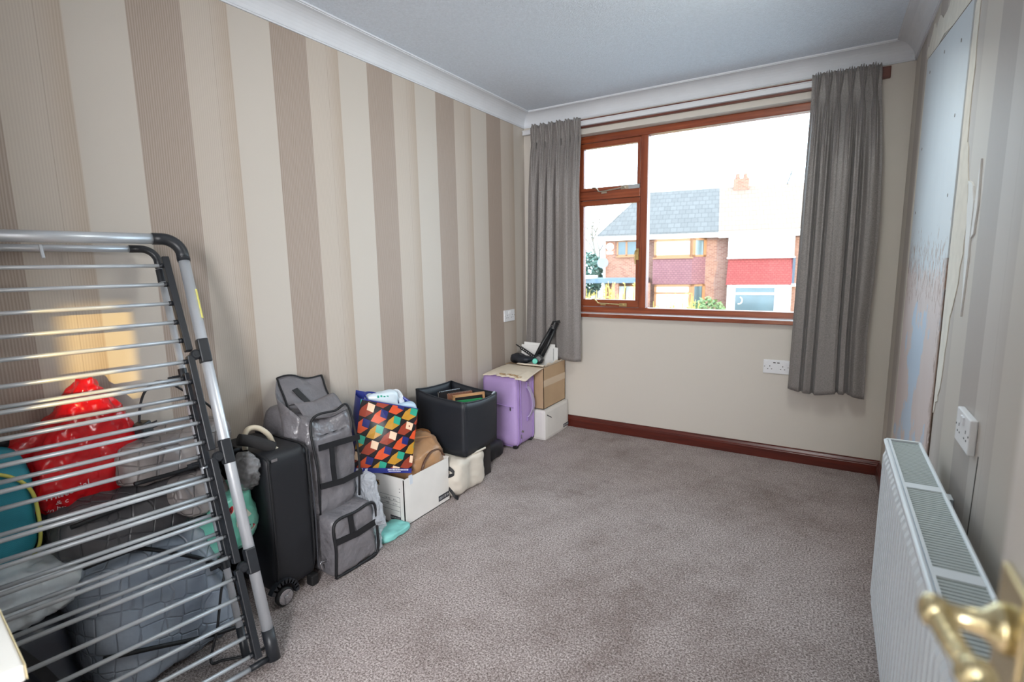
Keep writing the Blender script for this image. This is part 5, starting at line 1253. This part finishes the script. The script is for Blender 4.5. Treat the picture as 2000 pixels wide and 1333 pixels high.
hfin(hbox(MB(), -6.6, 9.3, 0.0, 0.30, 2.52, 2.56), 'soffit', m_upvc)
hfin(hbox(MB(), -6.30, -6.20, 0, 0.09, GZ, 2.5), 'downpipe', m_upvc)
b = hbox(MB(), 0.25, 1.05, -RD-0.3, -RD+0.3, 4.8, 5.75); b.lathe(H(0.45, -RD, 5.75), (0, 0, 1), [(0.13, 0), (0.11, 0.28)], 12); b.lathe(H(0.85, -RD, 5.75), (0, 0, 1), [(0.13, 0), (0.11, 0.28)], 12); hfin(b, 'chimney', m_brick)
b = MB(); b.tube([H(2.9, -RD, 5.2), H(3.15, -RD, 6.0)], 0.03, 6); b.tube([H(2.75, -RD, 5.9), H(3.5, -RD, 5.75)], 0.02, 6); hfin(b, 'aerial', m_black_plastic)
def hwin(s0, s1, h0, h1, off, mulls, trans, frame, pane, fw=0.08, sill=True, side=None):
    b = MB(); hbox(b, s0, s1, off, off+0.08, h1-fw, h1); hbox(b, s0, s1, off, off+0.08, h0, h0+fw); hbox(b, s0, s0+fw, off, off+0.08, h0, h1); hbox(b, s1-fw, s1, off, off+0.08, h0, h1)
    for m in mulls: hbox(b, m-fw*0.6, m+fw*0.6, off, off+0.08, h0, h1)
    for (a, c, h) in trans: hbox(b, a, c, off, off+0.08, h-fw*0.4, h+fw*0.4)
    if sill: hbox(b, s0-0.05, s1+0.05, off, off+0.14, h0-0.07, h0)
    f = hfin(b, 'window', frame)
    ed = [s0] + list(mulls) + [s1]
    for i, (a, c) in enumerate(zip(ed, ed[1:])):
        hfin(hbox(MB(), a+fw*0.4, c-fw*0.4, off+0.02, off+0.04, h0+fw*0.5, h1-fw*0.5), 'pane', pane[i % len(pane)], f)
    return f
hwin(-5.58, -4.45, 1.60, 2.44, 0.0, [-5.06], [], m_orange_wood, [m_pane_dark])
# left house bay: tiled apron between two big windows, with a splayed right side
def splay(name, h0, h1, mat, s0=-3.60, s1=-1.66, se=-1.02, off=0.62):
    b = MB(); b.prism([H(s0, off, h0), H(s1, off, h0), H(se, 0.0, h0), H(s0, 0.0, h0)], (0, 0, h1-h0)); return hfin(b, name, mat)
splay('tile_panel', 0.10, 1.48, m_hang_a); splay('bay_wall', GZ, -1.35, m_brick)
hwin(-3.55, -1.66, 1.48, 2.42, 0.54, [-2.9+1.20], [], m_orange_wood, [m_net], 0.13)
hwin(-3.50, -1.66, -1.35, 0.08, 0.54, [], [(-3.5, -1.66, -0.36)], m_orange_wood, [m_net], 0.12)
def splay_win(h0, h1, pane):
    a, c = Vector((-1.66, 0.62)), Vector((-1.02, 0.0)); d = (c-a); n = Vector((d.y, -d.x)).normalized(); n = n if n.x > 0 else -n
    b = MB()
    def seg(t0, t1, z0, z1, o0, o1, mb):
        p, q = a + d*t0, a + d*t1
        mb.prism([H(p.x+n.x*o0, p.y+n.y*o0, z0), H(q.x+n.x*o0, q.y+n.y*o0, z0), H(q.x+n.x*o1, q.y+n.y*o1, z0), H(p.x+n.x*o1, p.y+n.y*o1, z0)], (0, 0, z1-z0))
    for (t0, t1, z0, z1) in ((0, 0.2, h0, h1), (0.8, 1, h0, h1), (0, 1, h0, h0+0.1), (0, 1, h1-0.1, h1)): seg(t0, t1, z0, z1, -0.06, 0.03, b)
    f = hfin(b, 'window', m_orange_wood); g = MB(); seg(0.1, 0.9, h0+0.05, h1-0.05, -0.03, 0.0, g); hfin(g, 'pane', pane, f)
splay_win(1.48, 2.42, m_pane); splay_win(-1.35, 0.08, m_pane_dark)
# right house bay: bright red tiles and white windows
b = MB(); b.prism([H(-0.02, 0.55, 0.06), H(2.92, 0.55, 0.06), H(2.92, 0.42, 1.34), H(0.06, 0.42, 1.34)], (0, 0.42, 0)); hfin(b, 'tile_panel', m_hang_b)
hfin(hbox(MB(), 0.0, 3.0, 0.36, 0.50, 1.34, 1.42), 'lead_flashing', M('lead_grey', (69, 82, 99), 0.6)); hfin(hbox(MB(), 2.92, 3.03, 0.0, 0.50, 0.10, 1.38), 'side_cheek', M('lead_grey', (69, 82, 99), 0.6))
hfin(hbox(MB(), 2.90, 3.12, 0.0, 0.62, -0.02, 0.10), 'bracket', m_upvc)
hwin(0.03, 2.95, 1.42, 2.42, 0.40, [0.28, 2.40], [], m_upvc, [m_net, m_net, m_net], 0.10); hwin(0.05, 2.92, -1.9, 0.04, 0.46, [0.36, 2.28], [(0.36, 2.28, -0.38), (2.28, 2.92, -0.38)], m_upvc, [m_net, m_pane_dark, m_net], 0.12)
hfin(hbox(MB(), 0.0, 3.0, 0.0, 0.5, GZ, -1.9), 'bay_wall', m_brick)
b = MB(); b.tube([H(0.62, 0.60, -0.72) + Vector((0.14*math.cos(a), 0, 0.17*math.sin(a))) for a in [-1.9 + 3.2*i/14 for i in range(15)]], 0.022, 6); hfin(b, 'window_ornament', M('pale_ornament', (255, 255, 235), 0.5))
b = MB().lathe(H(-6.28, 0.38, 1.25), (0.15, -1, 0.25), [(0.03, -0.05), (0.26, 0.0), (0.30, 0.06), (0.28, 0.065)], 20); b.tube([H(-6.28, 0.38, 1.25), H(-6.05, 0.0, 1.20)], 0.025, 6); hfin(b, 'satellite_dish', M('dish_grey', (114, 124, 136), 0.6))
b = MB().lathe(H(-5.95, 0, 2.12), (0, -1, 0), [(0.2, 0), (0.2, 0.08), (0.1, 0.12)], 18); hfin(b, 'alarm_box', m_upvc); hfin(hbox(MB(), -6.12, -5.78, 0, 0.1, 1.72, 1.86), 'wall_light', m_upvc)
hfin(hbox(MB(), -9.6, -3.85, -0.5, 1.5, 0.20, 0.44), 'porch_roof', M('flat_roof_felt', (99, 114, 129), 0.8)); hfin(hbox(MB(), -9.6, -6.7, -0.45, 1.62, 0.44, 0.58), 'porch_roof', m_upvc)
for s in (-9.4, -7.5, -5.6, -4.0): hfin(hbox(MB(), s, s+0.35, 1.1, 1.4, GZ, 0.20), 'porch_pier', m_brick)
hwin(-5.9, -4.4, -1.9, 0.05, 0.0, [-5.1], [], m_orange_wood, [m_net])

struct(MB().box((-60, 4.4, GZ-0.2), (50, 90, GZ)).build('ground', M('street_ground', (158, 157, 155), 0.9, var=0.12, vscale=0.6)))
struct(MB().box((-60, 20.5, GZ), (50, 27.0, GZ+0.03)).build('front_lawn', M('lawn', (77, 89, 54), 0.95, var=0.2, vscale=2.5)))
def leafy(name, label, cat, c, half, mat, n, size, seed, e=2.4, upright=0.0):
    t = thing(name, label, cat, (c[0], c[1], c[2]-half[2]))
    rnd = random.Random(seed); lf = MB()
    for i in range(n):
        d = Vector((rnd.gauss(0, 1), rnd.gauss(0, 1), rnd.gauss(0, 1))).normalized(); r = rnd.uniform(0.72, 1.03)
        p = Vector(c) + Vector((d.x*half[0], d.y*half[1], d.z*half[2])) * r
        a = Vector((rnd.gauss(0, 1), rnd.gauss(0, 1), rnd.gauss(0, 1))).normalized(); b_ = a.orthogonal().normalized()
        s = size*rnd.uniform(0.6, 1.3)
        v = [lf.bm.verts.new(p + a*s), lf.bm.verts.new(p + b_*s*0.45), lf.bm.verts.new(p - a*s), lf.bm.verts.new(p - b_*s*0.45)]; lf.bm.faces.new(v)
    o = lf.build('foliage', mat, t); o['kind'] = 'stuff'
    st = MB()
    for k in range(5):
        q = Vector(c) + Vector((rnd.uniform(-.5, .5)*half[0], rnd.uniform(-.5, .5)*half[1], half[2]*0.3)); st.tube([Vector((c[0]+rnd.uniform(-.1, .1), c[1], GZ)), q], [0.04, 0.015], 6)
    st.build('stems', m_bark, t); return t
m_bark = M('bark', (128, 118, 108), 0.9, var=0.15)
m_leaf_g = M('hedge_leaf', (100, 120, 78), 0.7, var=0.3, vscale=3); m_leaf_b = M('conifer_leaf', (92, 118, 104), 0.7, var=0.3, vscale=3); m_leaf_y = M('golden_leaf', (176, 158, 84), 0.7, var=0.2, vscale=3)
hp = lambda s, off, h: HM @ H(s, off, h)
leafy('hedge', 'green rounded hedge under the brick pier between the two bays', 'hedge', hp(-0.85, 3.4, -1.55), (0.95, 0.7, 1.15), m_leaf_g, 1500, 0.10, 1)
leafy('shrub', 'small pale green shrub left of the round hedge', 'shrub', hp(-2.3, 4.4, -1.80), (0.85, 0.6, 0.90), M('pale_leaf', (119, 131, 106), 0.7, var=0.25, vscale=3), 900, 0.10, 2)
def grasses(label, xs, y, ztop, seed):
    t = thing('ornamental_grass', label, 'grass', (sum(xs)/2, y, GZ)); rnd = random.Random(seed); g = MB()
    for i in range(170):
        x = rnd.uniform(*xs); yy = y + rnd.uniform(-0.5, 0.5); h = rnd.uniform(0.55, 1.0)*(ztop-GZ) if rnd.random() > 0.25 else (ztop-GZ)*rnd.uniform(0.9, 1.12)
        lean = Vector((rnd.uniform(-.22, .22), rnd.uniform(-.2, .2), 0)); p = [Vector((x, yy, GZ)) , Vector((x, yy, GZ+h*0.6)) + lean*0.4, Vector((x, yy, GZ+h)) + lean]
        g.tube(p, [0.016, 0.022, 0.006], 4)
        for k in range(6):
            q = p[1].lerp(p[2], rnd.random()); a = Vector((rnd.uniform(-1, 1), rnd.uniform(-1, 1), rnd.uniform(0.2, 1))).normalized()*rnd.uniform(0.06, 0.14); b_ = a.orthogonal().normalized()*0.02
            g.bm.faces.new([g.bm.verts.new(q), g.bm.verts.new(q+a*0.5+b_), g.bm.verts.new(q+a), g.bm.verts.new(q+a*0.5-b_)])
    o = g.build('stalks', m_leaf_y, t); o['kind'] = 'stuff'
grasses('golden shrub stalks below the casement in the front garden', (-4.3, -2.5), 14.5, 0.42, 5)
grasses('golden shrub stalks right of the window mullion in the front garden', (-2.05, -1.1), 14.8, 0.10, 6)
leafy('conifer', 'blue green conifer beyond the left end of the house', 'tree', (-11.4, 31.5, 0.55), (1.1, 1.1, 1.5), m_leaf_b, 1300, 0.16, 7)
leafy('garden_bush', 'grey green bush by the porch roof at the window edge', 'shrub', (-13.2, 30.2, 0.20), (0.8, 0.6, 0.6), M('grey_leaf', (104, 116, 109), 0.7, var=0.3, vscale=3), 700, 0.12, 8)
t = thing('bare_tree', 'bare winter tree behind the left end of the house roof', 'tree', (-15.0, 42.0, GZ)); rnd = random.Random(3); tr = MB()
def branch(p, d, l, r, k):
    q = p + d*l; tr.tube([p, p.lerp(q, 0.5) + Vector((rnd.uniform(-.1, .1),)*3)*l*0.2, q], [r, r*0.85, r*0.7], 5)
    if k > 0:
        for i in range(3): branch(q if i else p.lerp(q, 0.7), (d + Vector((rnd.uniform(-.8, .8), rnd.uniform(-.5, .5), rnd.uniform(-.25, .5)))).normalized(), l*0.68, r*0.6, k-1)
branch(Vector((-15.0, 42.0, GZ)), Vector((0.05, 0, 1)), 3.6, 0.2, 5); tr.build('branches', m_bark, t)
t = thing('street_lamp', 'grey street lamp post seen right of the window mullion', 'street lamp', tuple(hp(-3.55, 4.0, GZ)))
p = hp(-3.55, 4.0, 0); hgt = 2.88
MB().tube([(p.x, p.y, GZ), (p.x, p.y, 0.5), (p.x, p.y, hgt)], [0.085, 0.07, 0.05], 10).build('post', M('galvanised_post', (111, 118, 129), 0.6), t, smooth=True)
MB().tube([(p.x, p.y, hgt-0.05), (p.x-0.18, p.y-0.25, hgt+0.12), (p.x-0.30, p.y-0.45, hgt+0.20)], [0.045, 0.07, 0.05], 8).build('lantern', M('lantern_grey', (210, 218, 228), 0.5), t, smooth=True)
